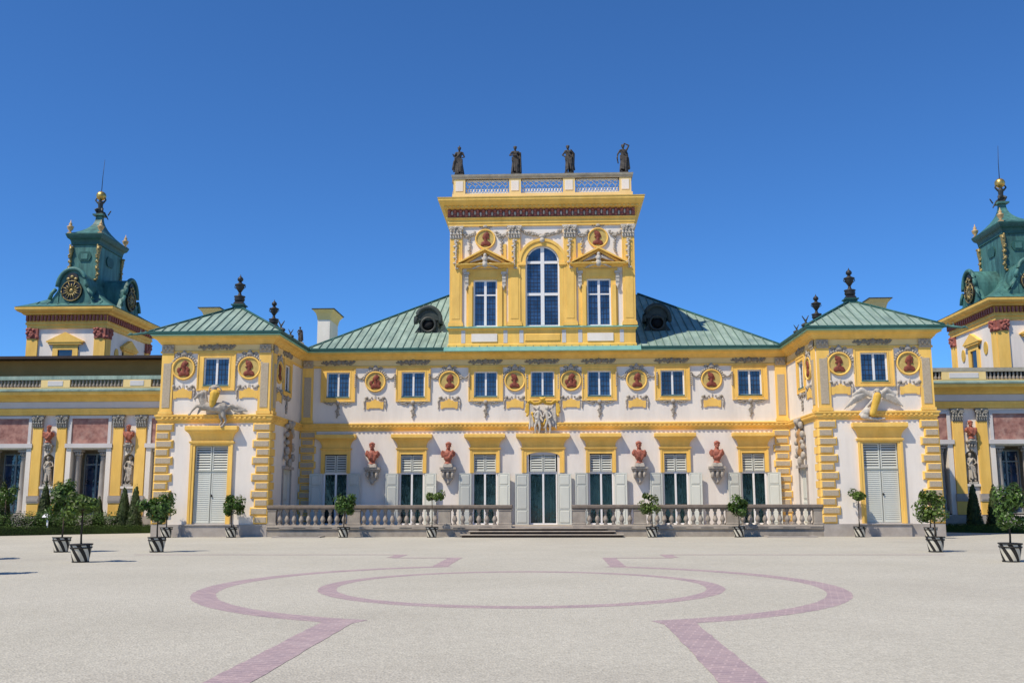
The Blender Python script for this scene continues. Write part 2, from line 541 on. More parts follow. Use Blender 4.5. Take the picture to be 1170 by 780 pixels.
# ------------------------------------------------------------------ ground
g = MB(); g.add([(-900, -120, 0), (900, -120, 0), (900, 900, 0), (-900, 900, 0)], [(0, 1, 2, 3)])
struct("forecourt", g, GRAVEL, "pale gravel forecourt in front of the palace")
JR = random.Random(99)
def ring(cx, cy, ro_, ri_, a0, a1, z=.002, n=150):
    mb = MB(); vs = []
    for i in range(n + 1):
        a = a0 + (a1 - a0) * i / n; ro = ro_ + JR.uniform(-.012, .012); ri = ri_ + JR.uniform(-.012, .012)
        vs += [(cx + ro * cos(a), cy + ro * sin(a), z), (cx + ri * cos(a), cy + ri * sin(a), z)]
    return mb.add(vs, [(2 * i, 2 * i + 1, 2 * i + 3, 2 * i + 2) for i in range(n)])
PCX, PCY = -.12, -31.7
OV = 1.11
mb = ring(0, 0, 4.1, 3.74, 0, 2 * pi, n=160)
mb.v = [(PCX + x, PCY + y * OV, z) for x, y, z in mb.v]
struct("paving_ring", mb, BRICKB, "inner ring of purple brick set in the gravel")
for s in (-1, 1):
    LX = 2.2
    RO, RI = 6.42, 5.97
    a0 = atan2(-sqrt(RO ** 2 - LX ** 2), LX); a1 = atan2(sqrt(RO ** 2 - LX ** 2), LX)
    mb = ring(0, 0, RO, RI, a0, a1)
    mb.v = [(PCX + s * x, PCY + y * OV, z) for x, y, z in mb.v]
    zq = .004
    def quad(x0, x1, y0, y1):
        n = max(2, int(abs(y1 - y0) / .25)); vs = []
        for i in range(n + 1):
            y = y0 + (y1 - y0) * i / n; vs += [(PCX + s * (x0 + JR.uniform(-.012, .012)), y, zq), (PCX + s * (x1 + JR.uniform(-.012, .012)), y, zq)]
        mb.add(vs, [(2 * i, 2 * i + 1, 2 * i + 3, 2 * i + 2) for i in range(n)])
    yb = PCY - OV * sqrt(RO ** 2 - LX ** 2)
    quad(LX, LX + .46, -70, yb + .35)
    yt = PCY + OV * sqrt(RO ** 2 - LX ** 2)
    quad(LX, LX + .42, yt - .15, -21.0)
    quad(LX, 4.4, -21.0, -20.7)
    quad(4.2, 4.6, -20.69, -19.0)
    quad(4.2, 13.5, -18.99, -18.75)
    struct("paving_band", mb, BRICKB, "purple brick band curving through the gravel on the %s" % ("left" if s < 0 else "right"))
for s in (-1, 1):
    mb = MB(lambda x, y, z, s=s: (s * x, y, z))
    mb.add([(23.3, 9.4, .02), (33, .5, .02), (60, .5, .02), (60, 14, .02), (20, 14, .02), (20, 9.4, .02)], [(0, 1, 2, 3, 4, 5)])
    struct("lawn", mb, GRASS, "strip of lawn in front of the %s wing" % ("left" if s < 0 else "right"))

# ------------------------------------------------------------------ the palace
PAL = thing("palace", "yellow and white baroque palace with green copper roofs and raised central belvedere", "palace")
front = lambda x, y, z: (x, YM + y, z)

WIN_X = [-12.28, -7.74, -3.38, 0.02, 3.40, 7.74, 12.29]
DOOR_X = [-12.30, -7.76, -3.42, 0.02, 3.42, 7.78, 12.32]
mb = MB(front)
holes = [(x - .70, x + .70, 8.0, 9.53, .18) for x in WIN_X]
holes += [(x - .72, x + .72, .5, 4.62, .32) if i != 3 else (x - .84, x + .84, .5, 4.62, .32) for i, x in enumerate(DOOR_X)]
mb.wall(-HX, HX, 0, 10.7, holes)
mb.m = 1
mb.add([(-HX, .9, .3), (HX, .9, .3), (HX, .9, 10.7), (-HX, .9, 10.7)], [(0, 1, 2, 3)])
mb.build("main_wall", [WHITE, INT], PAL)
for s in (-1, 1):
    mb = MB()
    xa, xb = sorted((s * HX, s * OX))
    wx = s * 17.55; dx = s * 17.6
    mb.wall(xa, xb, .64, 10.7, [(wx - .70, wx + .70, 8.0, 9.53, .18), (dx - .93, dx + .93, .7, 4.86, .25)])
    T = (lambda x, y, z: (-HX - y, x, z)) if s < 0 else (lambda x, y, z: (HX + y, YM - x, z))
    # inner side face with its window and door
    c = (lambda y: y) if s < 0 else (lambda y: YM - y)
    mb.T = T
    yw, yd = c(3.05), c(3.65)
    mb.wall(0, YM, .5, 10.7, [(yw - .62, yw + .62, 8.0, 9.53, .18), (yd - .78, yd + .78, .5, 3.62, .25)])
    mb.T = None
    mb.add([(s * OX, 0, 0), (s * OX, 15, 0), (s * OX, 15, 10.7), (s * OX, 0, 10.7)], [(0, 1, 2, 3)])
    mb.add([(s * OX, 15, 0), (s * HX, 15, 0), (s * HX, 15, 10.7), (s * OX, 15, 10.7)], [(0, 1, 2, 3)])
    mb.build("pavilion_wall", [WHITE], PAL)
    p = MB(); p.box(xa - .08 if s < 0 else xa - .06, xb + (.06 if s < 0 else .08), -.08, 3.0, 0, .64)
    p.build("plinth", STONE, PAL)
    p = MB(); p.box(dx - 1.3, dx + 1.3, -.24, -.083, 0, .60); p.box(dx - 1.36, dx + 1.36, -.30, -.083, .603, .665)
    p.build("doorstep", STONE, PAL)

PATH = [(-OX, 15), (-OX, 0), (-HX, 0), (-HX, YM), (HX, YM), (HX, 0), (OX, 0), (OX, 15)]
mb = MB(); mb.sweep(PATH, [(0, 5.99), (.05, 6.02), (.06, 6.12), (.13, 6.19), (.14, 6.33), (.19, 6.36), (.19, 6.43), (0, 6.47)])
for (xa, ya), (xb, yb) in zip(PATH[1:], PATH[2:-1]):
    n = int(max(abs(xb - xa), abs(yb - ya)) / .26)
    for i in range(1, n):
        t = i / n; x = xa + (xb - xa) * t; y = ya + (yb - ya) * t
        if xa != xb: mb.box(x - .06, x + .06, y - .185, y - .12, 6.23, 6.325)
        else:
            q = 1 if xa < 0 else -1
            mb.box(*sorted((x + q * .12, x + q * .185)), y - .06, y + .06, 6.23, 6.325)
mb.build("string_course", YEL, PAL)
mb = MB(); mb.sweep(PATH, [(.0, 9.78), (.07, 9.80), (.07, 9.90), (0, 9.92)])
mb.m = 1; mb.sweep(PATH, [(0, 9.921), (.025, 9.925), (.025, 10.255), (0, 10.259)])
mb.m = 0; mb.sweep(PATH, [(0, 10.26), (.09, 10.27), (.10, 10.33), (.16, 10.36), (.20, 10.44), (.30, 10.53), (.44, 10.58), (.45, 10.685), (0, 10.69)])
mb.build("cornice", [YEL, PALE], PAL)
mb = MB(); mb.sweep(PATH, [(0, 10.693), (.47, 10.693), (.52, 10.72), (.52, 10.76), (.2, 10.80), (0, 10.80)])
mb.m = 1; mb.sweep(PATH, [(.525, 10.763), (.60, 10.79), (.61, 10.90), (.55, 10.93), (.3, 10.90), (.3, 10.803)])
mb.build("gutter", [COPL, COPD], PAL)

# main roof, 25 degree front slope, hips running to a short ridge
E0, ZE, SL = YM - .55, 10.9, .47
RX, RY = 6.85, 18.0
RZ = ZE + SL * (RY - E0)
ex = HX - .45
roof = MB()
fl = [(-ex, E0, ZE), (ex, E0, ZE), (RX, RY, RZ), (-RX, RY, RZ)]
roof.add(fl, [(0, 1, 2, 3)])
for s in (-1, 1):
    roof.add([(s * ex, E0, ZE), (s * ex, 30, ZE), (s * RX, RY, RZ)], [(0, 1, 2)])
roof.add([(-ex, 30, ZE), (ex, 30, ZE), (RX, RY, RZ), (-RX, RY, RZ)], [(0, 1, 2, 3)])
roof.m = 2; roof.seams(fl, None, .46, w=.035, h=.06); roof.m = 0
for s in (-1, 1):
    roof.m = 1
    roof.tube([(s * ex, E0 + .1, ZE + .04), (s * RX, RY, RZ + .04)], .09, 6)
    roof.m = 0
MROOF = roof.build("main_roof", [COP, COPD, SEAM], PAL)
for s in (-1, 1):
    # pavilion roof: pyramid front, ridge running back
    cx = s * 17.56; hw = 3.6; zr = 13.0; yr, yk = 3.4, 10.6
    x0, x1 = cx - hw, cx + hw
    rf = MB()
    A, B, C_, D = (x0, -.55, ZE), (x1, -.55, ZE), (x1, 15, ZE), (x0, 15, ZE)
    P, Q = (cx, yr, zr), (cx, yk, zr)
    for poly in ([A, B, P], [B, C_, Q, P], [C_, D, Q], [D, A, P, Q]):
        rf.add(poly, [tuple(range(len(poly)))])
        rf.m = 2; rf.seams(poly, None, .46, w=.032, h=.055); rf.m = 0
    rf.m = 1
    for a, b in ((A, P), (B, P)): rf.tube([Vector(a) + Vector((0, 0, .03)), Vector(b) + Vector((0, 0, .05))], .07, 6)
    rf.tube([(cx, yr, zr + .03), (cx, yk, zr + .03)], .08, 6)
    # small flat pedestals under the urns
    for y in (yr, yk):
        rf.box(cx - .31, cx + .31, y - .31, y + .31, zr - .35, zr + .06)
        rf.box(cx - .38, cx + .38, y - .38, y + .38, zr + .063, zr + .13)
    rf.build("pavilion_roof", [COP, COPD, SEAM], PAL)
    # rear range hidden behind the roofs; carries the chimneys
    rr = MB(); rr.box(*sorted((s * 13.4, s * OX)), 16, 29, 0, 12.2)
    rr.build("rear_wall", WHITE, PAL)
def chimney(x0, x1, y0, y1, z0, z1):
    c = MB()
    c.box(x0, x1, y0, y1, z0, z1 - .55)
    c.m = 1
    xm, ym = (x0 + x1) / 2, (y0 + y1) / 2; hx, hy = (x1 - x0) / 2, (y1 - y0) / 2
    c.loft([(hx + .01, hy + .01, z1 - .75), (hx + .05, hy + .05, z1 - .5), (hx + .12, hy + .12, z1 - .3), (hx + .3, hy + .3, z1 - .1), (hx + .3, hy + .3, z1 - .06)], (xm, ym))
    c.m = 2
    c.box(x0 - .36, x1 + .36, y0 - .36, y1 + .36, z1 - .058, z1)
    c.build("chimney", [WHITE, PALE, DARKI], PAL)
chimney(-15.72, -14.85, 15.0, 17.6, 11, 15.15)
chimney(-22.75, -21.95, 12.2, 13.6, 11, 14.75); chimney(21.7, 22.5, 12.2, 13.6, 11, 14.95)

# oculus dormers on the main roof
for s in (-1, 1):
    d = MB(lambda x, y, z, s=s: (s * 7.2 + (x - s * 7.2) * 1.02, y, 12.1 + (z - 12.1) * 1.18)); cy = 9.0
    X0 = s * 7.2
    d.prism([(X0 + .55 * cos(a), 12.95 + .55 * sin(a)) for a in [pi * i / 10 for i in range(11)]] + [(X0 - .62, 12.2), (X0 + .62, 12.2)][::1], cy - .0, cy + 3.2)
    # hood
    pts = [(X0 + .78 * cos(a), cy - .12, 12.98 + .72 * sin(a)) for a in [pi * (i - 1) / 12 for i in range(15)]]
    d.tube(pts, .13, 8)
    d.prism([(X0 + .74 * cos(a), 13.0 + .68 * sin(a)) for a in [pi * i / 10 for i in range(11)]], cy - .1, cy + 3.4)
    d.prism([(X0 - 1.0, 12.14), (X0 - .5, 12.14), (X0 - .5, 12.75)], cy - .05, cy + .3)
    d.prism([(X0 + 1.0, 12.14), (X0 + .5, 12.75), (X0 + .5, 12.14)], cy - .05, cy + .3)
    d.box(X0 - 1.0, X0 + 1.0, cy - .1, cy + .6, 12.05, 12.16)
    do = d.build("roof_dormer", DARKI, PAL)
    r = MB(); r.lathe([(.34, 0), (.46, 0), (.46, .1), (.34, .1), (.34, 0)], n=24)
    ro = r.build("oculus_frame", BRONZE, do, loc=(X0, cy - .03, 12.87), scale=1.12, rot=(pi / 2, 0, 0))
    r = MB(); r.lathe([(.35, 0), (0.0001, .01)], n=20)
    r.build("pane", INT, do, loc=(X0, cy - .04, 12.87), scale=1.12, rot=(pi / 2, 0, 0))

# ---- windows of the upper floor
def sash_mesh(hw, h, bars=(), mull=.055, fr=.075):
    m = MB()
    m.box(-hw, -hw + fr, .05, .14, 0, h); m.box(hw - fr, hw, .05, .14, 0, h)
    m.box(-hw + fr, hw - fr, .05, .14, 0, fr); m.box(-hw + fr, hw - fr, .05, .14, h - fr, h)
    m.box(-mull, mull, .04, .13, fr, h - fr)
    for z in bars:
        m.box(-hw + fr, -mull, .05, .13, z - .04, z + .04); m.box(mull, hw - fr, .05, .13, z - .04, z + .04)
    return m
def pane_mesh(hw, h, nx, nz, fr=.075, mull=.055):
    m = MB(); m.box(-hw + .02, hw - .02, .10, .12, .02, h - .02)
    m.m = 1
    for s in (-1, 1):
        for i in range(1, nx):
            x = s * (mull + (hw - fr - mull) * i / nx); m.box(x - .011, x + .011, .085, .098, fr, h - fr)
        for k in range(1, nz):
            z = fr + (h - 2 * fr) * k / nz
            m.box(*sorted((s * mull, s * (hw - fr))), .086, .097, z - .011, z + .011)
    return m
UW_S = sash_mesh(.70, 1.53).mesh("window", SASH)
UW_P = pane_mesh(.70, 1.53, 3, 5).mesh("pane", [GLASS, IRON])
UW_PD = pane_mesh(.70, 1.53, 3, 5).mesh("dark_pane", [GLASSD, IRON])
UW_N = sash_mesh(.62, 1.53).mesh("side_window", SASH)
UW_NP = pane_mesh(.62, 1.53, 3, 5).mesh("side_pane", [GLASS, IRON])
def surround(hw, h, ow, dz0, dz1, d=.07):
    m = MB()
    for a, b, c, e in ((-ow, -hw, -dz0, h + dz1), (hw, ow, -dz0, h + dz1), (-hw, hw, h, h + dz1), (-hw, hw, -dz0, 0)):
        m.box(a, b, -d, .01, c, e)
    # outer and inner lips
    for q, dd, w in ((ow, d + .03, .07), (hw + .07, d + .02, .07)):
        z0 = -dz0 if q == ow else -.07; z1 = h + dz1 if q == ow else h + .07
        m.box(-q, -q + w, -dd, -d - .001, z0, z1); m.box(q - w, q, -dd, -d - .001, z0, z1)
        m.box(-q + w, q - w, -dd, -d - .001, z1 - w, z1); m.box(-q + w, q - w, -dd, -d - .001, z0, z0 + w)
    return m
UW_F = surround(.70, 1.53, 1.04, .26, .27).mesh("surround", YEL)
UW_NF = surround(.62, 1.53, .9, .26, .27).mesh("surround_narrow", YEL)
m = MB(); m.box(-.70, .70, -.10, .04, -.02, .05)
SILL = m.mesh("sill", COPT)
def upper_window(x, y, z, rz=0, narrow=False, dark=False, label=None):
    w = mk("window", UW_N if narrow else UW_S, PAL, (x, y, z), rz)
    mk("pane", UW_NP if narrow else (UW_PD if dark else UW_P), w)
    mk("surround", UW_NF if narrow else UW_F, w)
    mk("sill", SILL, w, scale=(.88, 1, 1) if narrow else None)
    if label: w["label"] = label
    return w
for i, x in enumerate(WIN_X):
    upper_window(x, YM, 8.0, dark=(i == 5), label="darker two-leaf window in a yellow surround" if i == 5 else None)
for s in (-1, 1):
    upper_window(s * 17.55, 0, 8.0)
    upper_window(s * HX, 3.05, 8.0, rz=pi / 2 if s < 0 else -pi / 2, narrow=True)

# ---- stucco ornaments
def scroll(m, x, z, r, turns, sx=1, y=-.05, t=.04, start=0):
    pts = []
    n = int(12 * turns)
    for i in range(n + 1):
        a = start + 2 * pi * turns * i / n
        rr = r * (1 - .75 * i / n)
        pts.append((x + sx * rr * cos(a), y, z + rr * sin(a)))
    m.tube(pts, [t * (1 - .4 * i / n) for i in range(n + 1)], 6)
def frieze_ornament():
    m = MB(); R = random.Random(3)
    m.ell((0, -.08, .02), (.2, .09, .15)); m.ell((0, -.10, .1), (.09, .08, .1))
    for s in (-1, 1):
        for k in range(4):
            x = s * (.24 + k * .2); m.ell((x, -.05, .03 * sin(k * 2)), (.14, .05, .10 - k * .012), rot=(s * .5 * (-1) ** k, 'Y'))
        scroll(m, s * .42, .04, .13, 1.2, s); scroll(m, s * .75, -.02, .10, 1.2, s)
        for k in range(10):
            m.ell((s * R.uniform(.15, 1.0), -.04, R.uniform(-.12, .12)), (R.uniform(.05, .1), .04, R.uniform(.03, .06)), 6, 4, rot=(R.uniform(-1, 1), 'Y'))
    return m
FR = frieze_ornament().mesh("frieze_ornament", STUCD)
def swag():
    m = MB(); R = random.Random(5)
    for s in (-1, 1):
        scroll(m, s * .42, -.05, .17, 1.3, s, t=.045); scroll(m, s * .8, .04, .11, 1.1, s, t=.035)
        m.tube([(s * .95, -.04, .1), (s * .65, -.05, -.08), (s * .3, -.06, .02), (0, -.06, -.05)], .045, 6)
    m.ell((0, -.1, -.02), (.14, .1, .14))
    for k in range(9):
        z = -.2 - k * .085
        for q in range(2):
            m.ell((R.uniform(-.05, .05), -.06, z), (.075 - k * .004, .06, .055), 6, 4)
    for k in range(3):
        m.ell((0.08 * (-1) ** k, -.05, -.32 - .2 * k), (.09, .04, .05), 6, 4)
    return m
SWAG = swag().mesh("window_swag", STUC)
def plaque():
    m = MB()
    m.prism([(-.5, -.06), (-.36, -.06), (-.32, .0), (.32, .0), (.36, -.06), (.5, -.06), (.52, .36), (.3, .36), (.22, .44), (.1, .44), (.06, .52), (-.06, .52), (-.1, .44), (-.22, .44), (-.3, .36), (-.52, .36)], -.06, .005)
    return m
PLAQ = plaque().mesh("plaque", YEL)
def plaque_scroll():
    m = MB()
    for s in (-1, 1):
        scroll(m, s * .5, .55, .12, 1.2, s, t=.045)
        m.ell((s * .5, -.07, .62), (.09, .07, .08)); m.ell((s * .33, -.05, .52), (.1, .05, .07))
        m.tube([(s * .58, -.04, .5), (s * .66, -.05, .3), (s * .62, -.05, .05), (s * .66, -.04, -.1)], [.05, .045, .035, .02], 6)
        m.ell((s * .65, -.05, .36), (.05, .05, .09)); m.ell((s * .2, -.05, .62), (.06, .05, .05))
    m.tube([(0, -.05, .5), (0, -.05, .8)], .02, 5)
    return m
PLSC = plaque_scroll().mesh("scroll", STUC)
def med_ring():
    m = MB()
    m.lathe([(.525, 0), (.525, .06), (.55, .10), (.59, .115), (.625, .09), (.635, 0)], n=40)
    m.m = 1
    m.lathe([(.53, .02), (.53, .045), (.0001, .045)], n=40, smooth=False)
    return m
MEDR = med_ring().mesh("medallion", [YEL, OLIVE])
for v in MEDR.vertices:       # face the viewer: lathe axis -> -y
    x, y, z = v.co; v.co = (x, -z, y)
MEDR.update()
def portrait(k):
    R = random.Random(20 + k); s = 1 if k % 2 else -1
    m = MB()
    m.ell((0, -.05, .13), (.125, .09, .155)); m.ell((s * .12, -.06, .10), (.035, .03, .03))
    m.ell((s * .1, -.05, .03), (.06, .05, .05)); m.ell((-s * .05, -.05, .2), (.15, .08, .12))
    m.cap((0, -.04, .02), (-s * .02, -.04, -.14), .075, .09)
    m.ell((-s * .02, -.05, -.24), (.25, .08, .13)); m.ell((s * .12, -.05, -.3), (.13, .07, .09)); m.ell((-s * .16, -.05, -.28), (.12, .07, .11))
    for i in range(5): m.ell((-s * .1 + R.uniform(-.06, .06), -.06, .02 + .07 * i), (.06, .05, .05))
    if k == 2: m.ell((-.22, -.05, -.1), (.1, .06, .14)); m.ell((.2, -.05, -.08), (.09, .06, .1))
    return sculpt(m, "portrait", PORTM, .022, 1)
PORT = [portrait(k) for k in range(3)]
def crest(wide):
    m = MB(); R = random.Random(9)
    for i in range(15):
        a = pi * (.08 + .84 * i / 14)
        m.ell((.73 * cos(a), -.05, .70 * sin(a)), (.10, .06, .075), 6, 4, rot=(-a, 'Y'))
    m.ell((0, -.08, .80), (.2, .08, .12)); m.ell((0, -.09, .92), (.09, .07, .08))
    for s in (-1, 1):
        scroll(m, s * .3, .78, .12, 1.1, s)
        if wide:
            pts = [(s * (.70 + .5 * t), -.05, .34 - .2 * sin(pi * t) + .10 * t) for t in [i / 10 for i in range(11)]]
            m.tube(pts, .045, 6)
            for k in range(7): m.ell((s * 1.2, -.13, .42 - k * .12), (.065, .05, .06), 6, 4)
        else:
            for k in range(8): m.ell((s * .76, -.05, .32 - k * .11), (.06, .05, .055), 6, 4)
    return m
CRW, CRN = crest(True).mesh("garland_wide", STUC), crest(False).mesh("garland", STUC)
def medallion(x, y, z, rz, k, wide=False, sc=1.0, plaque=True):
    md = mk("medallion", MEDR, PAL, (x, y, z), rz, sc)
    mk("portrait", PORT[k % 3], md, (0, -.02, .03), scale=(1.2, .9, 1.2))
    mk("garland", CRW if wide else CRN, md)
    if plaque:
        pq = mk("plaque", PLAQ, PAL, (x, y, z - 1.58), rz)
        mk("scroll", PLSC, pq)
for i, (x, wd) in enumerate(((-10.03, True), (-5.57, True), (-1.63, False), (1.72, False), (5.63, True), (10.06, True))):
    medallion(x, YM, 8.95, 0, (2, 0, 1, 2, 0, 1)[i], wd)
for s in (-1, 1):
    medallion(s * 17.55 - 1.8, 0, 8.95, 0, 2 if s < 0 else 1); medallion(s * 17.55 + 1.8, 0, 8.95, 0, 1 if s < 0 else 0)
    medallion(s * HX, 1.42, 8.9, pi / 2 if s < 0 else -pi / 2, 1)
    mk("window_swag", SWAG, PAL, (s * HX, 3.05, 7.66), pi / 2 if s < 0 else -pi / 2)
    mk("frieze_ornament", FR, PAL, (s * 17.55, 0, 10.09)); mk("frieze_ornament", FR, PAL, (s * HX, 3.05, 10.09), pi / 2 if s < 0 else -pi / 2)
for i, x in enumerate(WIN_X):
    mk("frieze_ornament", FR, PAL, (x, YM, 10.09))
    if i != 3: mk("window_swag", SWAG, PAL, (x, YM, 7.70))

# ---- pilasters and quoins
def pilaster(w, z0, z1, d=.09):
    m = MB()
    m.box(-w / 2, w / 2, -d, .3, z0, z1)
    m.box(-w / 2 - .05, w / 2 + .05, -d - .05, .3, z0 - .001, z0 + .16)
    m.m = 1
    m.chbox(-w / 2 + .12, w / 2 - .12, -d - .025, -d - .001, z0 + .35, z1 - .55, .01)
    m.chbox(-w / 2 + .02, w / 2 - .02, -d - .03, -d - .001, z1 + .0, z1 + .46, .01)
    for k in range(5): m.ell((-w / 2 + .1 + (w - .2) * k / 4, -d - .05, z1 + .2 + .1 * (k % 2)), (.09, .05, .12), 6, 4)
    return m.mesh("pilaster", [YEL, GREYS])
PIL = pilaster(.66, 6.47, 9.78)
PILS = pilaster(.30, 6.47, 9.78)
for s in (-1, 1):
    for q in (HX + .36, OX - .36): mk("pilaster", PIL, PAL, (s * q, 0, 0))
    mk("pilaster", PIL, PAL, (s * (HX - .42), YM, 0))
    mk("pilaster", PIL, PAL, (s * HX, .36, 0), pi / 2 if s < 0 else -pi / 2)
def quoin(sx, flip):
    # corner at the origin; blocks run in direction sx along the front and back along y
    m = MB(); n = 12; h = 5.33 / n
    for k in range(n):
        z0 = .66 + k * h + .008; z1 = z0 + h - .016
        wl, ws = (.98, .62) if (k + flip) % 2 else (.78, .82)
        m.m = 0
        a, b = sorted((sx * -.10, sx * (wl - .1)))
        m.chbox(a, b, -.11, .2, z0, z1, .05)
        a2, b2 = sorted((sx * -.11, sx * .12)); m.box(a2, b2, .0, ws, z0 + .03, z1 - .03)
        m.m = 1
        m.chbox(a + .085, b - .085, -.135, -.111, z0 + .07, z1 - .07, .012)
    return m.mesh("quoin_strip", [YEL, GREYS])
Q = {(1, 0): quoin(1, 0), (-1, 0): quoin(-1, 0)}
for s in (-1, 1):
    mk("quoin_strip", Q[(-s, 0)], PAL, (s * OX, 0, 0))
    mk("quoin_strip", Q[(s, 0)], PAL, (s * HX, 0, 0))
m = MB()
for k in range(12):
    h = 5.33 / 12; z0 = .66 + k * h + .015; w = .5 if k % 2 else .4
    m.m = 0; m.chbox(-w, w, -.11, .1, z0, z0 + h - .03, .05)
    m.m = 1; m.chbox(-w + .09, w - .09, -.13, -.111, z0 + .07, z0 + h - .10, .012)
QI = m.mesh("quoin_strip_inner", [YEL, GREYS])
for s in (-1, 1): mk("quoin_strip", QI, PAL, (s * (HX - .52), YM, 0))

# ---- french doors of the ground floor
def hood_mesh(w, legs0, zt=4.62, ow=.86, iw=.66):
    # yellow frame with a flared hood; origin at the door axis, wall plane y = 0
    m = MB()
    for s in (-1, 1):
        m.box(*sorted((s * iw, s * ow)), -.11, .01, legs0, 4.88)
        m.box(*sorted((s * (ow - .09), s * (ow + .02))), -.14, -.111, legs0, 4.88)
    m.box(-iw, iw, -.10, .01, zt - .01, 4.88)
    pth = [(-ow, .005), (-ow, -.10), (ow, -.10), (ow, .005)]
    m.sweep(pth, [(0, 4.88), (.08, 4.89), (.10, 4.96), (.01, 4.99), (0, 5.0), (.0, 5.12), (.03, 5.24), (.10, 5.37), (.20, 5.47), (.31, 5.52), (.31, 5.555), (.34, 5.56), (.35, 5.60), (.35, 5.76), (.33, 5.78), (-.09, 5.81)])
    m.add([(-ow, -.10 - .0, 5.5), (ow, -.10, 5.5), (ow, .0, 5.8), (-ow, .0, 5.8)], [(0, 1, 2, 3)])
    return m
HOOD = hood_mesh(0, 3.5).mesh("hood", YEL)
m = hood_mesh(0, 3.5, ow=1.24, iw=.98, zt=4.95)
arc = [(.98 * cos(pi * i / 12), 4.45 + .26 * sin(pi * i / 12)) for i in range(13)]
m.prism([(.98, 4.89), (-.98, 4.89)] + [(x, z) for x, z in arc][::-1], -.095, .01)
HOODC = m.mesh("hood_arched", YEL)
def door_frame(hw, z1):
    m = sash_mesh(hw, z1 - .5)
    m.box(-hw, hw, .06, .16, 3.43 - .5, 3.56 - .5)
    return m
def louver(w, h, closed=False):
    m = MB()
    m.box(0, .06, 0, .05, 0, h); m.box(w - .06, w, 0, .05, 0, h); m.box(.06, w - .06, 0, .05, 0, .06); m.box(.06, w - .06, 0, .05, h - .06, h)
    n = int((h - .12) / (.10 if closed else .125)); lo, hi = (.052, .066) if closed else (.05, .03)
    for k in range(n):
        z = .06 + (h - .12) * (k + .5) / n
        m.add([(.06, .0, z - lo), (w - .06, .0, z - lo), (w - .06, .04, z + hi), (.06, .04, z + hi), (.06, .012, z - lo - .005), (w - .06, .012, z - lo - .005), (w - .06, .052, z + hi - .005), (.06, .052, z + hi - .005)],
              [(0, 1, 2, 3), (4, 5, 6, 7), (0, 1, 5, 4), (2, 3, 7, 6), (0, 3, 7, 4), (1, 2, 6, 5)])
    m.m = 1; m.box(.05, w - .05, .07, .08, .05, h - .05)
    return m
def shutter(w, h):
    m = MB()
    m.box(0, w, -.05, 0, 0, h)
    zs = [.08, .82, h * .72, h - .08]
    for a, b in ((.1, .8), (.9, h * .76 - .05), (h * .76 + .05, h - .1)):
        m.chbox(.11, w - .11, -.085, -.051, a, b, .03)
    for x in (0, w - .07): m.box(x, x + .07, -.07, -.0501, 0, h)
    for a, b in ((0, .07), (.82, .88), (h * .76 - .03, h * .76 + .03), (h - .07, h)): m.box(.07, w - .07, -.07, -.0501, a, b)
    return m
SHM = shutter(.74, 2.98).mesh("shutter", SHUT)
SHC = shutter(.80, 2.94).mesh("shutter_wide", SHUT)
LV = louver(.63, .98).mesh("louver_panel", [SHUT, SHUTD]); LVC = louver(.74, .98).mesh("louver_panel_wide", [SHUT, SHUTD])
DF = door_frame(.72, 3.56).mesh("french_door", SASH); DFC = door_frame(.82, 3.56).mesh("french_door_wide", SASH)
m = MB(); m.box(-.68, .68, .10, .11, .03, 3.03); DP = m.mesh("pane", GLASSC)
m = MB()
R = random.Random(4)
vs = []; n = 60
for i in range(n + 1):
    x = -.70 + 1.4 * i / n; y = .30 + .035 * sin(i * .9 + .6 * sin(i * .35)); vs += [(x, y, 0.02), (x, y, 3.1)]
m.add(vs, [(2 * i, 2 * i + 1, 2 * i + 3, 2 * i + 2) for i in range(n)], True); CU = m.mesh("curtain", CURT)
for i, x in enumerate(DOOR_X):
    c = i == 3
    d = mk("french_door", DFC if c else DF, PAL, (x, YM + .06, .5))
    mk("pane", DP, d, scale=(1.14, 1, 1) if c else None); mk("curtain", CU, d, scale=(1.14, 1, 1) if c else None)
    mk("hood", HOODC if c else HOOD, d, (0, -.06, -.5))
    for s in (-1, 1):
        lw = .74 if c else .63
        mk("louver_panel", LVC if c else LV, d, (-lw - .02 if s < 0 else .02, -.02, 3.07))
        sw = .80 if c else .74
        a = .30 * (1 if s > 0 else .55) if not c else .12
        px = s * (.86 if c else .80)
        so = mk("shutter", SHC if c else SHM, d, (px - (sw if s < 0 else 0) * cos(a), -.10 - (sin(a) * sw if s < 0 else 0), .0), rz=(a if s < 0 else -a))
if True:
    # arched stucco lunette over the central louvers
    m = MB(); m.prism([(.82 * cos(pi * i / 12), .235 * sin(pi * i / 12)) for i in range(13)], -.03, .02)
    m.build("door_lunette", WGREY, PAL, loc=(DOOR_X[3], YM, 4.56))
# shuttered doors of the corner pavilions
def leaf(w, h):
    m = louver(w, h, True)
    return m
PL_ = leaf(.86, 2.62).mesh("shutter_leaf", [SHUT, SHUTD]); PU_ = louver(.86, 1.32).mesh("upper_louver", [SHUT, SHUTD])
m = MB()
for s in (-1, 1):
    m.box(*sorted((s * .90, s * 1.12)), -.11, .01, .66, 4.9); m.box(*sorted((s * 1.03, s * 1.15)), -.14, -.111, .66, 4.9)
m.box(-.90, .90, -.10, .01, 4.78, 4.92)
pth = [(-1.12, .005), (-1.12, -.10), (1.12, -.10), (1.12, .005)]
m.sweep(pth, [(0, 4.9), (.08, 4.91), (.10, 5.0), (.01, 5.03), (0, 5.04), (0, 5.16), (.03, 5.28), (.10, 5.41), (.18, 5.50), (.25, 5.55), (.25, 5.585), (.28, 5.59), (.29, 5.63), (.29, 5.80), (.27, 5.82), (-.09, 5.85)])
PHOOD = m.mesh("pavilion_hood", YEL)
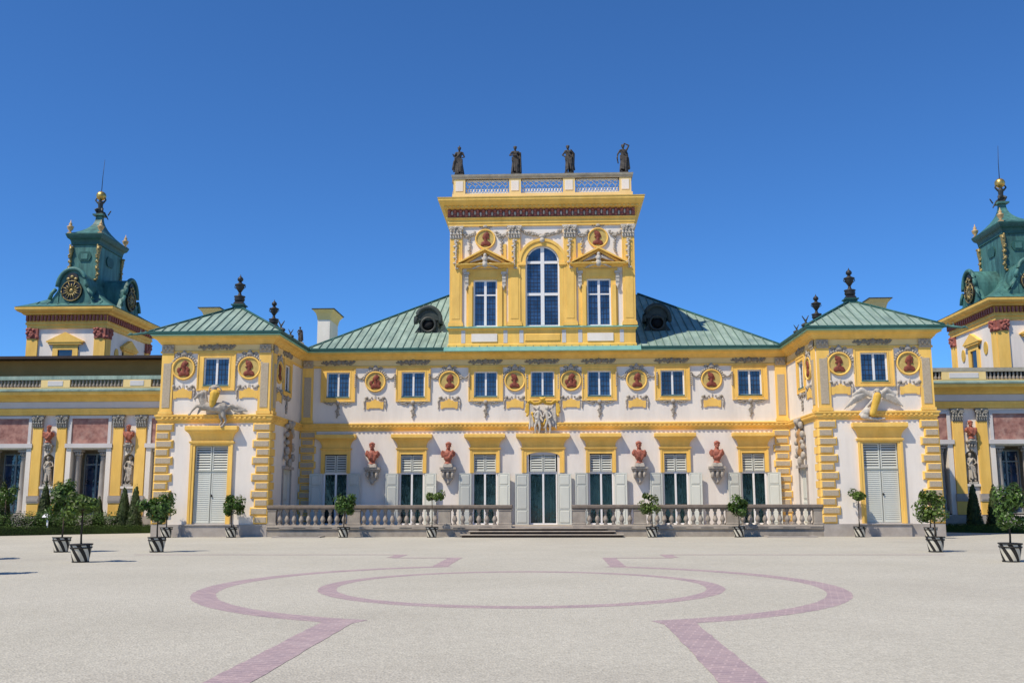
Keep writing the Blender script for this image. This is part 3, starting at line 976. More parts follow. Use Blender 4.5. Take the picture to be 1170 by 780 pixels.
m = MB(); m.box(-.93, .93, .14, .22, .70, 4.86); PBK = m.mesh("door_back", SHUT)
for s in (-1, 1):
    d = mk("shuttered_door", PBK, PAL, (s * 17.6, 0, 0))
    mk("hood", PHOOD, d)
    for q in (-1, 1):
        mk("shutter", PL_, d, (-.885 if q < 0 else .025, .05, .72)); mk("louver_panel", PU_, d, (-.885 if q < 0 else .025, .05, 3.44))
    m = MB(); m.ell((0.06, .03, 2.15), (.05, .05, .07)); m.build("handle", IRON, d)
    # side door with stone lintel
    rz = pi / 2 if s < 0 else -pi / 2
    m = MB(); m.box(-.78, .78, .12, .2, 0, 3.12); m.chbox(-.7, -.04, .08, .119, .15, 1.3, .03); m.chbox(.04, .7, .08, .119, .15, 1.3, .03); m.chbox(-.7, -.04, .08, .119, 1.45, 2.9, .03); m.chbox(.04, .7, .08, .119, 1.45, 2.9, .03)
    d = m.build("side_door", SHUT, PAL, loc=(s * HX, 3.65, .5), rz=rz)
    m = MB(); m.box(-.98, .98, -.2, .0, 3.14, 3.3); m.box(-.9, -.79, -.08, 0, 0, 3.139); m.box(.79, .9, -.08, 0, 0, 3.139)
    m.build("lintel", STONE, d)

# ------------------------------------------------------------------ the belvedere over the middle
TY = 6.1
TX = 5.56
mb = MB(lambda x, y, z: (x, TY + y, z))
TW = [(-3.40, .72, 12.2, 15.08), (3.45, .72, 12.2, 15.08)]
mb.wall(-TX, TX, 10.9, 18.6, [(a - h, a + h, z0, z1, .2) for a, h, z0, z1 in TW] + [(.06 - 1.02, .06 + 1.02, 12.2, 17.16, .25)])
# spandrels closing the arched head
cx, rr, zs = .06, 1.02, 16.14
for s in (-1, 1):
    pts = [(cx + s * rr * cos(pi / 2 * i / 10), zs + rr * sin(pi / 2 * i / 10)) for i in range(11)]
    mb.prism([(cx + s * rr, 17.16)] + pts[::-1][::1], .001, .25)
mb.T = None
for s in (-1, 1): mb.add([(s * TX, TY, 10.9), (s * TX, 17.2, 10.9), (s * TX, 17.2, 18.6), (s * TX, TY, 18.6)], [(0, 1, 2, 3)])
mb.add([(-TX, 17.2, 10.9), (TX, 17.2, 10.9), (TX, 17.2, 18.6), (-TX, 17.2, 18.6)], [(0, 1, 2, 3)])
mb.build("belvedere_wall", WHITE, PAL)
REC = [(-TX, TY), (TX, TY), (TX, 17.2), (-TX, 17.2)]
m = MB()
m.sweep(REC, [(.05, 10.95), (.10, 10.96), (.10, 11.12), (.04, 11.16), (.04, 11.98), (.10, 12.02), (.14, 12.1), (0, 12.1)], closed=True)
m.build("belvedere_base", YEL, PAL)
m = MB(); m.sweep(REC, [(0, 12.101), (.2, 12.105), (.21, 12.16), (0, 12.22)], closed=True)
m.build("belvedere_sill", COPL, PAL)
m = MB(); m.box(-5.84, 5.86, 5.72, 6.5, 10.70, 10.74)
m.sweep([(-5.84, 6.6), (-5.84, 5.74), (5.86, 5.74), (5.86, 6.6)], [(-.05, 10.66), (.02, 10.66), (.03, 10.70), (.0, 10.93), (-.4, 10.97)])
m.build("copper_flashing", COPL, PAL)
for x, w in ((-3.45, 1.55), (3.5, 1.55)):
    m = MB(); m.box(x - w / 2, x + w / 2, TY - .09, TY, 11.28, 11.76); m.build("base_panel", WHITE, PAL)
m = MB(); m.chbox(-1.0, 1.12, TY - .09, TY, 11.3, 11.74, .04); m.build("base_panel", YEL, PAL)
for x in (-4.72, -2.18, -1.22, 1.33, 2.3, 4.78):
    m = MB(); m.box(x - .12, x + .12, TY - .055, TY, 11.2, 11.97); m.build("base_strip", WGREY, PAL)
# entablature: architrave, red modillion frieze, broad flared corona
m = MB()
m.sweep(REC, [(0, 18.42), (.10, 18.43), (.10, 18.6), (.14, 18.62), (.14, 18.82), (.22, 18.9), (.22, 18.95), (.12, 18.97)], closed=True)
m.sweep(REC, [(.12, 19.46), (.36, 19.5), (.38, 19.6), (.48, 19.66), (.62, 19.8), (.70, 19.92), (.70, 20.03)], closed=True)
m.sweep(REC, [(.72, 20.031), (.74, 20.1), (-.2, 20.3)], closed=True)
m.m = 1
m.sweep(REC, [(.12, 18.971), (.13, 18.975), (.13, 19.455), (.12, 19.459)], closed=True)
m.m = 0
for k in range(46):
    x = -TX - .25 + (2 * TX + .5) * k / 45; m.box(x - .07, x + .07, TY - .47, TY - .381, 19.50, 19.60)
m.build("belvedere_cornice", [YEL, REDP], PAL)
R = random.Random(11)
n = 33
for k in range(n):
    x = -TX - .05 + (2 * TX + .1) * k / (n - 1)
    b = MB()
    b.box(-.09, .09, -.24, -.13, .0, .46); b.ell((0, -.26, .36), (.1, .1, .1), 6, 4); b.ell((0, -.22, .1), (.08, .07, .08), 6, 4)
    if k == 0: MOD = b.mesh("modillion", REDP)
    mk("modillion", MOD, PAL, (x, TY, 18.985))
b = MB()
for k in range(n - 1):
    x = -TX - .05 + (2 * TX + .1) * (k + .5) / (n - 1)
    b.ell((x, TY - .15, 19.21 + .04 * (-1) ** k), (.085, .07, .15), 6, 4)
b.build("frieze_stucco", STUCL, PAL)
# roof deck and attic balustrade with trellis panels
m = MB(); m.box(-TX, TX, TY, 17.2, 20.1, 20.32); m.build("belvedere_roof", COPD, PAL)
AT = TY + .02
PX = [(-5.36, -4.66), (-1.95, -1.22), (1.38, 2.12), (4.9, 5.62)]
PX = [(-5.38, -4.66), (-1.95, -1.22), (1.36, 2.10), (4.82, 5.54)]
ab = MB(); ab.box(-5.46, 5.62, AT - .02, AT + .5, 20.32, 20.52)
ab = ab.build("attic_balustrade", PALE, PAL)
for a, b in PX:
    m = MB(); m.box(a, b, AT, AT + .5, 20.521, 21.45)
    m.m = 1; m.chbox(a + .13, b - .13, AT - .03, AT - .001, 20.68, 21.32, .01)
    m.build("pier", [PALE, WHITE], ab)
m = MB(); m.sweep([(-5.40, AT + 1.6), (-5.40, AT), (5.56, AT), (5.56, AT + 1.6)], [(-.05, 21.451), (.04, 21.455), (.06, 21.52), (.10, 21.6), (.12, 21.72), (-.55, 21.73), (-.55, 21.451)])
m.build("rail", PARA, ab)
for (a0, a1), (b0, b1) in zip(PX, PX[1:]):
    m = MB(); x0, x1 = a1, b0; y = AT + .22; n = 7; w = (x1 - x0 - .1) / n
    m.box(x0 + .05, x1 - .05, y, y + .08, 20.52, 20.62)
    m.box(x0 + .05, x1 - .05, y, y + .08, 21.36, 21.45)
    for i in range(n):
        xa = x0 + .05 + i * w; xm = xa + w / 2
        for p, q in (((xa, 20.6), (xm, 20.98)), ((xa + w, 20.6), (xm, 20.98)), ((xa, 20.98), (xm, 20.6)), ((xa + w, 20.98), (xm, 20.6)), ((xm, 20.98), (xm, 21.1))):
            m.tube([(p[0], y + .04, p[1]), (q[0], y + .04, q[1])], .037, 5)
        m.tube([(xm + .13 * cos(t), y + .04, 21.22 + .13 * sin(t)) for t in [2 * pi * j / 12 for j in range(13)]], .038, 5)
        m.tube([(xm + .13, y + .04, 21.22), (xm + w - .13, y + .04, 21.22)], .03, 5) if i < n - 1 else None
    m.build("trellis_panel", SASH, ab)
for s in (-1, 1):
    m = MB(); m.box(s * 5.4 - .12, s * 5.4 + .12, AT + .5, 16.8, 20.33, 20.6); m.box(s * 5.4 - .12, s * 5.4 + .12, AT + .5, 16.8, 21.45, 21.7)
    for k in range(18): m.lathe([(.1, 0), (.14, .25), (.07, .5), (.1, .85)], (s * 5.4, AT + .8 + k * .58, 20.6), 8)
    m.build("side_balustrade", BALU, ab)

# tower pilasters with tasselled capitals
PZ0, PZ1 = 12.22, 18.42
def tower_pilaster():
    m = MB(); w = .76
    m.chbox(-w / 2, w / 2, -.13, .02, PZ0, PZ1, .02)
    m.box(-w / 2 - .07, w / 2 + .07, -.18, .0, PZ0 - .002, PZ0 + .16); m.box(-w / 2 - .04, w / 2 + .04, -.16, .0, PZ0 + .161, PZ0 + .26)
    m.box(-w / 2 + .14, w / 2 - .14, -.15, -.129, PZ0 + .45, PZ1 - 1.0)
    return m.mesh("tower_pilaster", YEL)
TP = tower_pilaster()
def capital(w=.8, h=.8):
    m = MB()
    m.box(-w / 2 + .04, w / 2 - .04, -.13, 0, 0, h - .12)
    m.box(-w / 2 - .05, w / 2 + .05, -.21, 0, h - .10, h); m.box(-w / 2 - .02, w / 2 + .02, -.18, 0, h - .135, h - .101)
    for row, n, z, hh in ((0, 5, .02, .26), (1, 4, .2, .30)):
        for k in range(n):
            x = (k - (n - 1) / 2) * w / n
            m.ell((x, -.15 - .02 * row, z + hh * .5), (w / n * .42, .045, hh * .55), 8, 5)
            m.ell((x, -.21 - .02 * row, z + hh * .95), (w / n * .36, .06, .045), 6, 4)
    for s in (-1, 1):
        scroll(m, s * (w * .36), h - .24, .135, 1.6, s, y=-.2, t=.038)
        m.ell((s * w * .36, -.19, h - .24), (.035, .04, .035), 6, 4)
        scroll(m, s * .10, h - .2, .07, 1.3, -s, y=-.19, t=.025)
    m.ell((0, -.22, h - .08), (.08, .06, .08), 6, 4)
    return m
CAPM = capital().mesh("capital", STUCL)
def tassel():
    m = MB(); R = random.Random(8)
    for k in range(16):
        z = -.12 - k * .115; r = .11 * (1 - k / 22)
        m.ell((R.uniform(-.04, .04), -.19, z), (r, .07, .085), 6, 4)
        if k % 3 == 0: m.ell((R.choice((-1, 1)) * .1, -.18, z), (.09, .05, .06), 6, 4)
    return m
TAS = tassel().mesh("tassel", STUCL)
for x in (-5.18, -1.63, 1.73, 5.27):
    p = mk("tower_pilaster", TP, PAL, (x, TY, 0))
    mk("capital", CAPM, p, (0, -.02, 17.62)); mk("tassel", TAS, p, (0, -.02, 17.6))
# festoons between the capitals
def festoon(x0, x1, z, sag, seed):
    m = MB(); R = random.Random(seed); n = int((x1 - x0) / .11)
    for k in range(n + 1):
        t = k / n
        for q in range(2):
            m.ell((x0 + (x1 - x0) * t, TY - .06 - R.uniform(0, .05), z - sag * sin(pi * t) + R.uniform(-.09, .09)), (R.uniform(.06, .12), .06, R.uniform(.05, .10)), 6, 4)
    return m
festoon(-1.1, 1.2, 18.05, .22, 2).build("festoon", STUC, PAL)
for a, b in ((-4.75, -4.05), (-2.75, -2.05), (2.15, 2.85), (4.15, 4.85)): festoon(a, b, 18.0, .2, int(a * 10)).build("festoon", STUC, PAL)
for x in (-4.35, -2.4, 2.5, 4.48):
    m = MB(); R = random.Random(int(x * 10))
    for k in range(11): m.ell((x + R.uniform(-.05, .05), TY - .06, 17.7 - k * .1), (.07 + .03 * (k % 4 == 0), .05, .06), 6, 4)
    m.build("garland_drop", STUC, PAL)
for x, k in ((-3.40, 0), (3.46, 1)):
    md = mk("medallion", MEDR, PAL, (x, TY, 17.62), 0, 1.0); mk("portrait", PORT[k], md, (0, -.02, .03), scale=(1.25, .9, 1.25))
    m = MB(); scroll(m, -.2, 0, .15, 1.2, -1); scroll(m, .2, 0, .15, 1.2, 1); m.ell((0, -.07, .03), (.16, .07, .12)); m.build("crest", STUC, md, loc=(0, 0, .74))
# belvedere windows
def cross_sash(hw, h, zb):
    m = sash_mesh(hw, h, (zb,), .075, .09); return m
TWS = cross_sash(.72, 2.88, 1.95).mesh("window_cross", SASH)
TWP = pane_mesh(.72, 2.88, 3, 8, .09, .075).mesh("pane_cross", [GLASS, IRON])
for x, h, z0, z1 in TW:
    w = mk("window", TWS, PAL, (x, TY + .02, z0)); mk("pane", TWP, w)
    m = MB()
    m.box(-1.14, -.72, -.06, .0, 0, 2.88); m.box(.72, 1.14, -.06, .0, 0, 2.88); m.box(-1.14, 1.14, -.06, .0, 2.881, 3.55)
    for s in (-1, 1):
        m.box(*sorted((s * .78, s * 1.02)), -.16, -.061, 0, 2.5)
    m.box(-.76, .76, -.09, -.061, 3.0, 3.45)
    m.build("surround", YEL, w)
    for s in (-1, 1):
        m = MB()
        m.box(*sorted((s * .96, s * 1.3)), -.24, -.062, 3.18, 3.34)
        for k in range(3): m.box(*sorted((s * (1.02), s * 1.24)), -.19 + .03 * k, -.062, 3.17 - .24 * (k + 1), 3.17 - .24 * k)
        m.tube([(s * 1.13, -.18, 2.5), (s * 1.13, -.12, 2.2)], [.09, .03], 6)
        m.build("console", STUCL, w)
    m = MB()
    # pediment
    zt = 3.58
    m.sweep([(-1.36, 0), (-1.36, -.12), (1.36, -.12), (1.36, 0)], [(0, zt), (.06, zt + .03), (.14, zt + .1), (.38, zt + .14), (.40, zt + .19), (.40, zt + .23), (0, zt + .25)])
    for s in (-1, 1):
        A = (s * 1.62, zt + .24); B = (0, zt + 1.16)
        d = .2
        m.prism([A, (A[0], A[1] + .07), (B[0], B[1] + .02), (B[0], B[1] - .10)], -.56, .0)
        m.prism([(A[0] - s * .18, A[1] + .002), (B[0], B[1] - .103), (B[0], B[1] - .24), (A[0] - s * .45, A[1] + .002)], -.34, .0)
    m.prism([(-1.5, zt + .25), (1.5, zt + .25), (0, zt + 1.0)], -.05, .0)
    pd = m.build("pediment", YEL, w)
    b = MB(); R = random.Random(4)
    for s in (-1, 1):
        for k in range(6): b.cap((s * .1, -.22, .5), (s * (.25 + .13 * k), -.12, .34 + .32 - .13 * k * .6), .08, .05, 6)
        b.ell((s * .3, -.2, .12), (.25, .1, .1)); b.cap((s * .2, -.2, .1), (s * .75, -.15, -.12), .09, .05, 6)
    b.ell((0, -.28, .42), (.16, .16, .2)); b.ell((0, -.26, .12), (.2, .16, .24)); b.ell((0, -.28, .66), (.12, .12, .14))
    mk("relief", sculpt(b, "relief", STUCL, .03), pd, (0, -.12, 3.66), scale=(1.0, 1.1, 1.0))
# great arched window
hw, h = 1.02, zs - 12.2
m = MB()
fr = .09
m.box(-hw, -hw + fr, .05, .15, 0, h); m.box(hw - fr, hw, .05, .15, 0, h); m.box(-hw + fr, hw - fr, .05, .15, 0, fr)
m.tube([((hw - fr / 2) * cos(pi * i / 24), .10, h + (hw - fr / 2) * sin(pi * i / 24)) for i in range(25)], .05, 6)
m.box(-.11, .11, .03, .16, fr, h + .97)
for z in (1.98, 3.95): m.box(-hw + fr, -.11, .04, .15, z - .08, z + .08); m.box(.11, hw - fr, .04, .15, z - .08, z + .08)
w = m.build("arched_window", SASH, PAL, loc=(cx, TY + .04, 12.2))
m = MB()
m.prism([(-hw + .02, .03), (hw - .02, .03)] + [((hw - .02) * cos(pi * i / 20), h + (hw - .02) * sin(pi * i / 20)) for i in range(21)], .11, .13)
m.m = 1
for k in range(1, 22): m.box(-hw + .08, hw - .08, .095, .107, k * .225, k * .225 + .02) if k * .225 < h else None
for i in range(1, 4):
    for s in (-1, 1): x = s * (.11 + .83 * i / 4); m.box(x - .011, x + .011, .096, .106, .08, h + .4)
m.build("pane", [GLASS, IRON], w)
m = MB(); q = MB()
for r0, r1, d in ((1.02, 1.30, -.10), (1.30, 1.46, -.16)):
    n = 28; vs = []
    for i in range(n + 1):
        a = pi * i / n
        for r in (r0, r1):
            for y in (d, 0): vs.append((r * cos(a), y - .04, h + r * sin(a)))
    fs = []
    for i in range(n):
        a, b = i * 4, i * 4 + 4
        fs += [(a, b, b + 2, a + 2), (a + 1, a + 3, b + 3, b + 1), (a, a + 1, b + 1, b), (a + 2, b + 2, b + 3, a + 3)]
    m.add(vs, fs)
for s in (-1, 1):
    m.box(*sorted((s * 1.03, s * 1.28)), -.14, -.04, 0, h - .2)
    m.box(*sorted((s * 1.0, s * 1.46)), -.24, -.04, h - .2, h - .1); m.box(*sorted((s * 1.0, s * 1.40)), -.2, -.04, h - .099, h - .001)
m.build("surround", YEL, w)
m = MB(); m.ell((0, -.2, h + 1.35), (.16, .12, .17)); m.ell((0, -.18, h + 1.58), (.2, .1, .12)); m.build("keystone", STUCL, w)
for x in (-2.28, 2.38):
    m = MB(); m.box(x - .16, x + .16, TY - .05, TY, 12.24, 17.3); m.build("belvedere_strip", YEL, PAL)

# ------------------------------------------------------------------ reliefs on the walls
def relief(name, label, parts, loc, rz=0, voxel=.035):
    root = None
    for i, (nm, mbx, mt) in enumerate(parts):
        me = sculpt(mbx, nm, mt, voxel)
        if root is None: root = mk(name, me, PAL, loc, rz); root["label"] = label
        else: mk(nm, me, root)
    return root
# rearing horse with golden cuirass, left pavilion (origin: door axis, z of the string course)
h1 = MB()
def lims(mb, pts, rs):
    for (p, q), (a, b) in zip(zip(pts, pts[1:]), zip(rs, rs[1:])): mb.cap(p, q, a, b, 8)
lims(h1, [(-.45, -.30, .50), (.0, -.34, .40), (.45, -.34, .38)], [.27, .26, .30])
h1.ell((.52, -.34, .38), (.30, .26, .32)); h1.ell((-.48, -.32, .52), (.25, .24, .30))
lims(h1, [(-.50, -.36, .62), (-.62, -.42, .90), (-.58, -.46, 1.12)], [.22, .17, .14])
lims(h1, [(-.56, -.46, 1.14), (-.72, -.52, 1.08), (-.93, -.56, .86)], [.13, .12, .07]); h1.ell((-.50, -.44, 1.28), (.05, .05, .10)); h1.ell((-.62, -.46, 1.28), (.04, .05, .08))
for k in range(7): h1.ell((-.40 + .012 * k, -.42, 1.22 - .10 * k), (.10, .08, .09), 6, 4)
lims(h1, [(-.52, -.38, .42), (-.82, -.5, .48), (-1.02, -.55, .24), (-1.15, -.52, .06)], [.13, .085, .06, .05]); h1.ell((-1.2, -.52, .02), (.09, .07, .06))
lims(h1, [(-.46, -.28, .36), (-.68, -.38, .30), (-.78, -.4, .05)], [.11, .075, .05])
lims(h1, [(.55, -.36, .22), (.62, -.42, -.08), (.74, -.34, -.30), (.60, -.4, -.58)], [.20, .11, .065, .05]); h1.ell((.55, -.42, -.62), (.10, .09, .06))
lims(h1, [(.42, -.24, .18), (.40, -.28, -.12), (.50, -.24, -.34), (.38, -.26, -.56)], [.16, .09, .06, .05])
lims(h1, [(.76, -.3, .42), (1.0, -.26, .52), (1.25, -.24, .40)], [.10, .08, .06])
R = random.Random(6)
for k in range(9): h1.cap((.85 + .07 * k, -.2, .36 + .12 * sin(k * 1.3)), (1.25 + .07 * k, -.18, .22 + .10 * cos(k)), .075, .045, 6)
for k in range(5): h1.ell((-.25 + .12 * k, -.36, .22 + .02 * k), (.10, .08, .10), 6, 4)
g1 = MB()
lims(g1, [(.02, -.52, .52), (.06, -.54, .80), (.12, -.50, 1.10)], [.17, .22, .27]); g1.ell((.13, -.5, 1.17), (.30, .22, .09))
r1 = MB()
r1.ell((.06, -.46, 1.34), (.16, .16, .15)); r1.ell((.06, -.46, 1.47), (.20, .18, .05)); lims(r1, [(-.22, -.42, 1.22), (-.20, -.42, 1.46), (.04, -.42, 1.60), (.30, -.4, 1.50), (.46, -.38, 1.30)], [.05, .045, .045, .045, .04])
r1.cap((-.05, -.45, 1.2), (.3, -.45, 1.2), .08, .08)
relief("horseman_relief", "grey stucco horse rearing over the string course with a golden cuirass on its back", [("horse", h1, STUC), ("cuirass", g1, GOLDP), ("rider", r1, STUC)], (-17.55, 0, 6.40))
# eagle with spread wings and golden quiver, right pavilion
w1 = MB()
for s in (-1, 1):
    for k in range(8):
        t = k / 7
        a = Vector((s * (.35 + .75 * t), -.35, 1.25 - .25 * t)); L = .55 + .35 * t
        if s < 0: b = a + Vector((-.25 - .55 * t, .1, -.5 - .35 * t)) * L
        else: b = a + Vector((.15 + .5 * t, .1, -.55 - .15 * t)) * L
        w1.cap(a, b, .13, .05, 6)
    w1.cap((s * .25, -.4, 1.05), (s * .75, -.42, 1.42), .14, .15); w1.cap((s * .75, -.42, 1.42), (s * 1.25, -.35, 1.1), .15, .09)
w1.cap((-.15, -.35, .7), (-.95, -.3, -.15), .1, .06)
w1.ell((.1, -.45, .85), (.3, .25, .4)); w1.ell((.15, -.55, 1.32), (.17, .17, .17)); w1.cap((.0, -.6, 1.35), (-.12, -.65, 1.25), .07, .04)
w1.ell((-.5, -.4, .05), (.3, .22, .25)); w1.ell((-.65, -.38, -.25), (.28, .2, .2)); w1.cap((-.5, -.35, -.35), (.2, -.3, -.45), .12, .1); w1.cap((.2, -.3, -.4), (.55, -.28, -.38), .1, .06)
g2 = MB(); g2.cap((-.22, -.6, -.1), (.12, -.62, 1.0), .19, .24, 12)
relief("eagle_relief", "light grey stucco eagle with spread wings and a golden quiver over the string course", [("eagle", w1, STUCL), ("quiver", g2, GOLDP)], (17.42, 0, 6.36)).scale = (.86, .62, .84)
# crest over the central door
c1 = MB(); R = random.Random(13)
for q in (-1, 1):
    for k in range(7): c1.cap((q * (.74 - .05 * k), -.16, 1.48 - .1 * k), (q * (.80 - .075 * k + .04 * sin(2 * k)), -.20 - .02 * (k % 2), -.10 + .06 * k), .05, .045, 6)
    c1.cap((q * .24, -.34, .92), (q * .30, -.36, .40), .12, .11); c1.ell((q * .26, -.40, 1.12), (.105, .10, .125)); c1.ell((q * .26, -.36, 1.2), (.11, .1, .08))
    c1.cap((q * .34, -.36, .92), (q * .52, -.42, .66), .06, .05); c1.cap((q * .52, -.42, .66), (q * .36, -.46, .52), .05, .04); c1.cap((q * .14, -.36, .92), (q * .04, -.44, .62), .055, .045)
    c1.cap((q * .24, -.35, .38), (q * .16, -.42, .0), .10, .07); c1.cap((q * .16, -.42, .0), (q * .22, -.36, -.36), .065, .05); c1.cap((q * .36, -.35, .38), (q * .46, -.40, .02), .10, .07); c1.cap((q * .46, -.40, .02), (q * .42, -.36, -.36), .065, .05)
for k in range(26): c1.ell((R.uniform(-.62, .62), -.16, R.uniform(-.34, 1.15)), (R.uniform(.05, .12), .10, R.uniform(.05, .13)), 6, 5, rot=(R.uniform(-1, 1), 'Y'))
g3 = MB()
for q in (-1, 1):
    pts = [(0, -.28, 1.60), (q * .25, -.30, 1.46), (q * .5, -.28, 1.44), (q * .74, -.24, 1.60), (q * .88, -.24, 1.52)]
    for a_, b_ in zip(pts, pts[1:]):
        g3.cap(a_, b_, .065, .06, 6); g3.cap(Vector(a_) + Vector((0, .05, -.10)), Vector(b_) + Vector((0, .05, -.10)), .045, .045, 6)
    for k in range(4): g3.cap((q * (.82 + .05 * k), -.22, 1.5 - .04 * k), (q * (.84 + .06 * k), -.22, .78 + .05 * k), .04, .045, 6)
    g3.ell((q * .92, -.24, .72), (.09, .07, .10))
g3.ell((0, -.34, 1.66), (.16, .14, .13)); g3.ell((-.14, -.32, 1.74), (.07, .07, .07)); g3.ell((.14, -.32, 1.74), (.07, .07, .07)); g3.cap((.08, -.44, .18), (.16, -.44, .46), .06, .05); g3.ell((-.62, -.26, .82), (.09, .08, .11)); g3.cap((-.5, -.4, .3), (-.6, -.36, .7), .045, .04)
relief("trophy_relief", "grey stucco figures under a golden swag above the central door", [("figures", c1, STUCL), ("swag", g3, GOLDP)], (.02, YM, 6.15), voxel=.026)
def escutcheon(seed):
    R = random.Random(seed); a = MB(); b = MB()
    for s in (-1, 1):
        for k in range(5): a.ell((s * R.uniform(.35, .75), -.18, .95 - .42 * k + R.uniform(-.1, .1)), (R.uniform(.14, .24), .15, R.uniform(.14, .26)))
        a.cap((s * .2, -.2, 1.05), (s * .55, -.25, 1.3), .14, .1)
    a.ell((0, -.25, 1.2), (.25, .2, .2)); a.ell((0, -.2, -1.0), (.2, .15, .3))
    b.ell((0, -.14, .35), (.40, .14, .55)); b.ell((0, -.14, -.4), (.28, .12, .42)); b.ell((0, -.24, .5), (.17, .1, .2)); b.ell((.12, -.2, -.1), (.14, .1, .28)); b.ell((-.14, -.22, .15), (.12, .1, .2)); b.ell((-.1, -.2, -.5), (.1, .1, .2))
    return a, b
for s in (-1, 1):
    a, b = escutcheon(3 + s)
    relief("escutcheon_relief", "stucco cartouche with ochre shield above the inner door of the %s pavilion" % ("left" if s < 0 else "right"), [("scrollwork", a, STUC), ("shield", b, mat("ochre_shield_paint", (.46, .26, .10), (.34, .19, .08), scale=4))], (s * HX, 3.6, 5.0), pi / 2 if s < 0 else -pi / 2)

# bust consoles belong to the wall, the busts stand on them
m = MB()
m.box(-.62, .62, -.62, 0, .62, .75); m.chbox(-.55, .55, -.55, 0, .5, .619, .03)
for s in (-1, 0, 1):
    m.ell((s * .36, -.42, .32), (.14, .14, .2)); m.box(s * .36 - .09, s * .36 + .09, -.5, 0, .15, .5)
m.prism([(-.48, .5), (.48, .5), (.34, .05), (.12, -.12), (-.12, -.12), (-.34, .05)], -.34, 0); m.ell((0, -.22, -.14), (.16, .16, .14))
m.v = [(x * .76, y * .85, z) for x, y, z in m.v]
CONS = m.mesh("bust_console", STUC)
def bust_mesh(k):
    R = random.Random(40 + k); m = MB(); s = 1 if k % 2 else -1
    hx = s * .03
    m.ell((hx, -.06, 1.20), (.155, .185, .215)); m.cap((hx, -.23, 1.23), (hx + s * .01, -.26, 1.16), .036, .04); m.ell((hx, -.2, 1.05), (.085, .08, .075)); m.ell((hx, -.215, 1.10), (.055, .04, .025))
    for q in (-1, 1): m.ell((q * .16 + hx, -.02, 1.18), (.03, .05, .065)); m.ell((q * .07 + hx, -.205, 1.255), (.055, .035, .024)); m.ell((q * .09 + hx, -.17, 1.13), (.05, .05, .05))
    for i in range(14):
        a = 2 * pi * i / 14; m.ell((hx + .15 * cos(a), -.04 + .17 * sin(a), 1.32 + .03 * sin(3 * a)), (.065, .065, .07), 6, 4)
    m.ell((hx, 0, 1.37), (.14, .15, .10))
    m.cap((hx, -.02, 1.08), (0, 0, .85), .125, .16)
    m.ell((0, -.03, .60), (.40, .26, .32)); m.ell((-.31, 0, .68), (.19, .2, .21)); m.ell((.31, 0, .68), (.19, .2, .21)); m.ell((0, -.15, .66), (.29, .17, .26))
    for i in range(6): m.cap((-.36 + .05 * i, -.17, .86 - .06 * i), (.30 - .03 * i, -.27 + .01 * i, .62 - .07 * i), .05, .06, 6)
    m.cap((.32 * s, -.2, .84), (.1 * s, -.3, .42), .085, .085); m.cap((-.34 * s, -.1, .8), (-.36 * s, -.1, .5), .1, .08)
    m.cap((0, -.02, .42), (0, -.02, .2), .29, .17); m.lathe([(.17, .0), (.26, .0), (.27, .06), (.2, .1), (.17, .2), (.2, .3)], n=16)
    return m
BUST = [sculpt(bust_mesh(k), "bust", TERRA, .022, 1) for k in range(2)]
SOC = MB(); SOC.box(-.27, .27, -.25, .25, 0, .12); SOC.chbox(-.24, .24, -.22, .22, .121, .2, .01); SOC = SOC.mesh("socle", STUCL)
for i, (x, lab) in enumerate(((-10.07, "red marble bust partly in shade, leftmost on the main facade"), (-5.58, "red marble bust between the second and third doors from the left"),
                              (5.66, "red marble bust on a console just right of the three middle doors"), (10.16, "red marble bust beside the rightmost door, against the sunlit wall"))):
    mk("bust_console", CONS, PAL, (x, YM, 3.08))
    b = thing("bust", lab, "bust", (x, YM - .33, 3.832), group="red busts on the main facade")
    mk("figure", BUST[i % 2], b, (0, 0, .17), scale=.9); mk("socle", SOC, b)

# ------------------------------------------------------------------ terrace, steps and balustrades
m = MB()
m.box(-HX + .02, HX - .02, .30, YM - .003, 0, .50)
struct("terrace", m, SAND, "stone terrace floor between the pavilions")
st = thing("front_steps", "wide sandstone steps leading up to the central glass door", "steps", (0, -.6, 0))
for k, (w, y, z0, z1) in enumerate(((4.08, -1.30, 0, .16), (3.68, -.92, .16, .32), (3.25, -.54, .32, .46))):
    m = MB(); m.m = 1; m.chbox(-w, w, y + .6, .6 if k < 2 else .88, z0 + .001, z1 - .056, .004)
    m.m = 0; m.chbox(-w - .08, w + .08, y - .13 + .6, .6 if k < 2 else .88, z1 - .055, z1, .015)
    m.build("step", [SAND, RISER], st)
m = MB(); m.box(-1.58, 1.58, .10, .295, .461, .53); m.build("landing", STONE, st, loc=(0, .6, 0))
def baluster_mesh():
    m = MB()
    m.box(-.105, .105, -.105, .105, 0, .09); m.box(-.10, .10, -.10, .10, .74, .83)
    m.lathe([(.07, .09), (.09, .11), (.065, .14), (.085, .18), (.132, .27), (.128, .34), (.095, .44), (.06, .53), (.055, .56), (.085, .58), (.085, .60), (.055, .62), (.065, .68), (.09, .715), (.09, .74)], n=14)
    return m.mesh("baluster", BALU)
BAL = baluster_mesh()
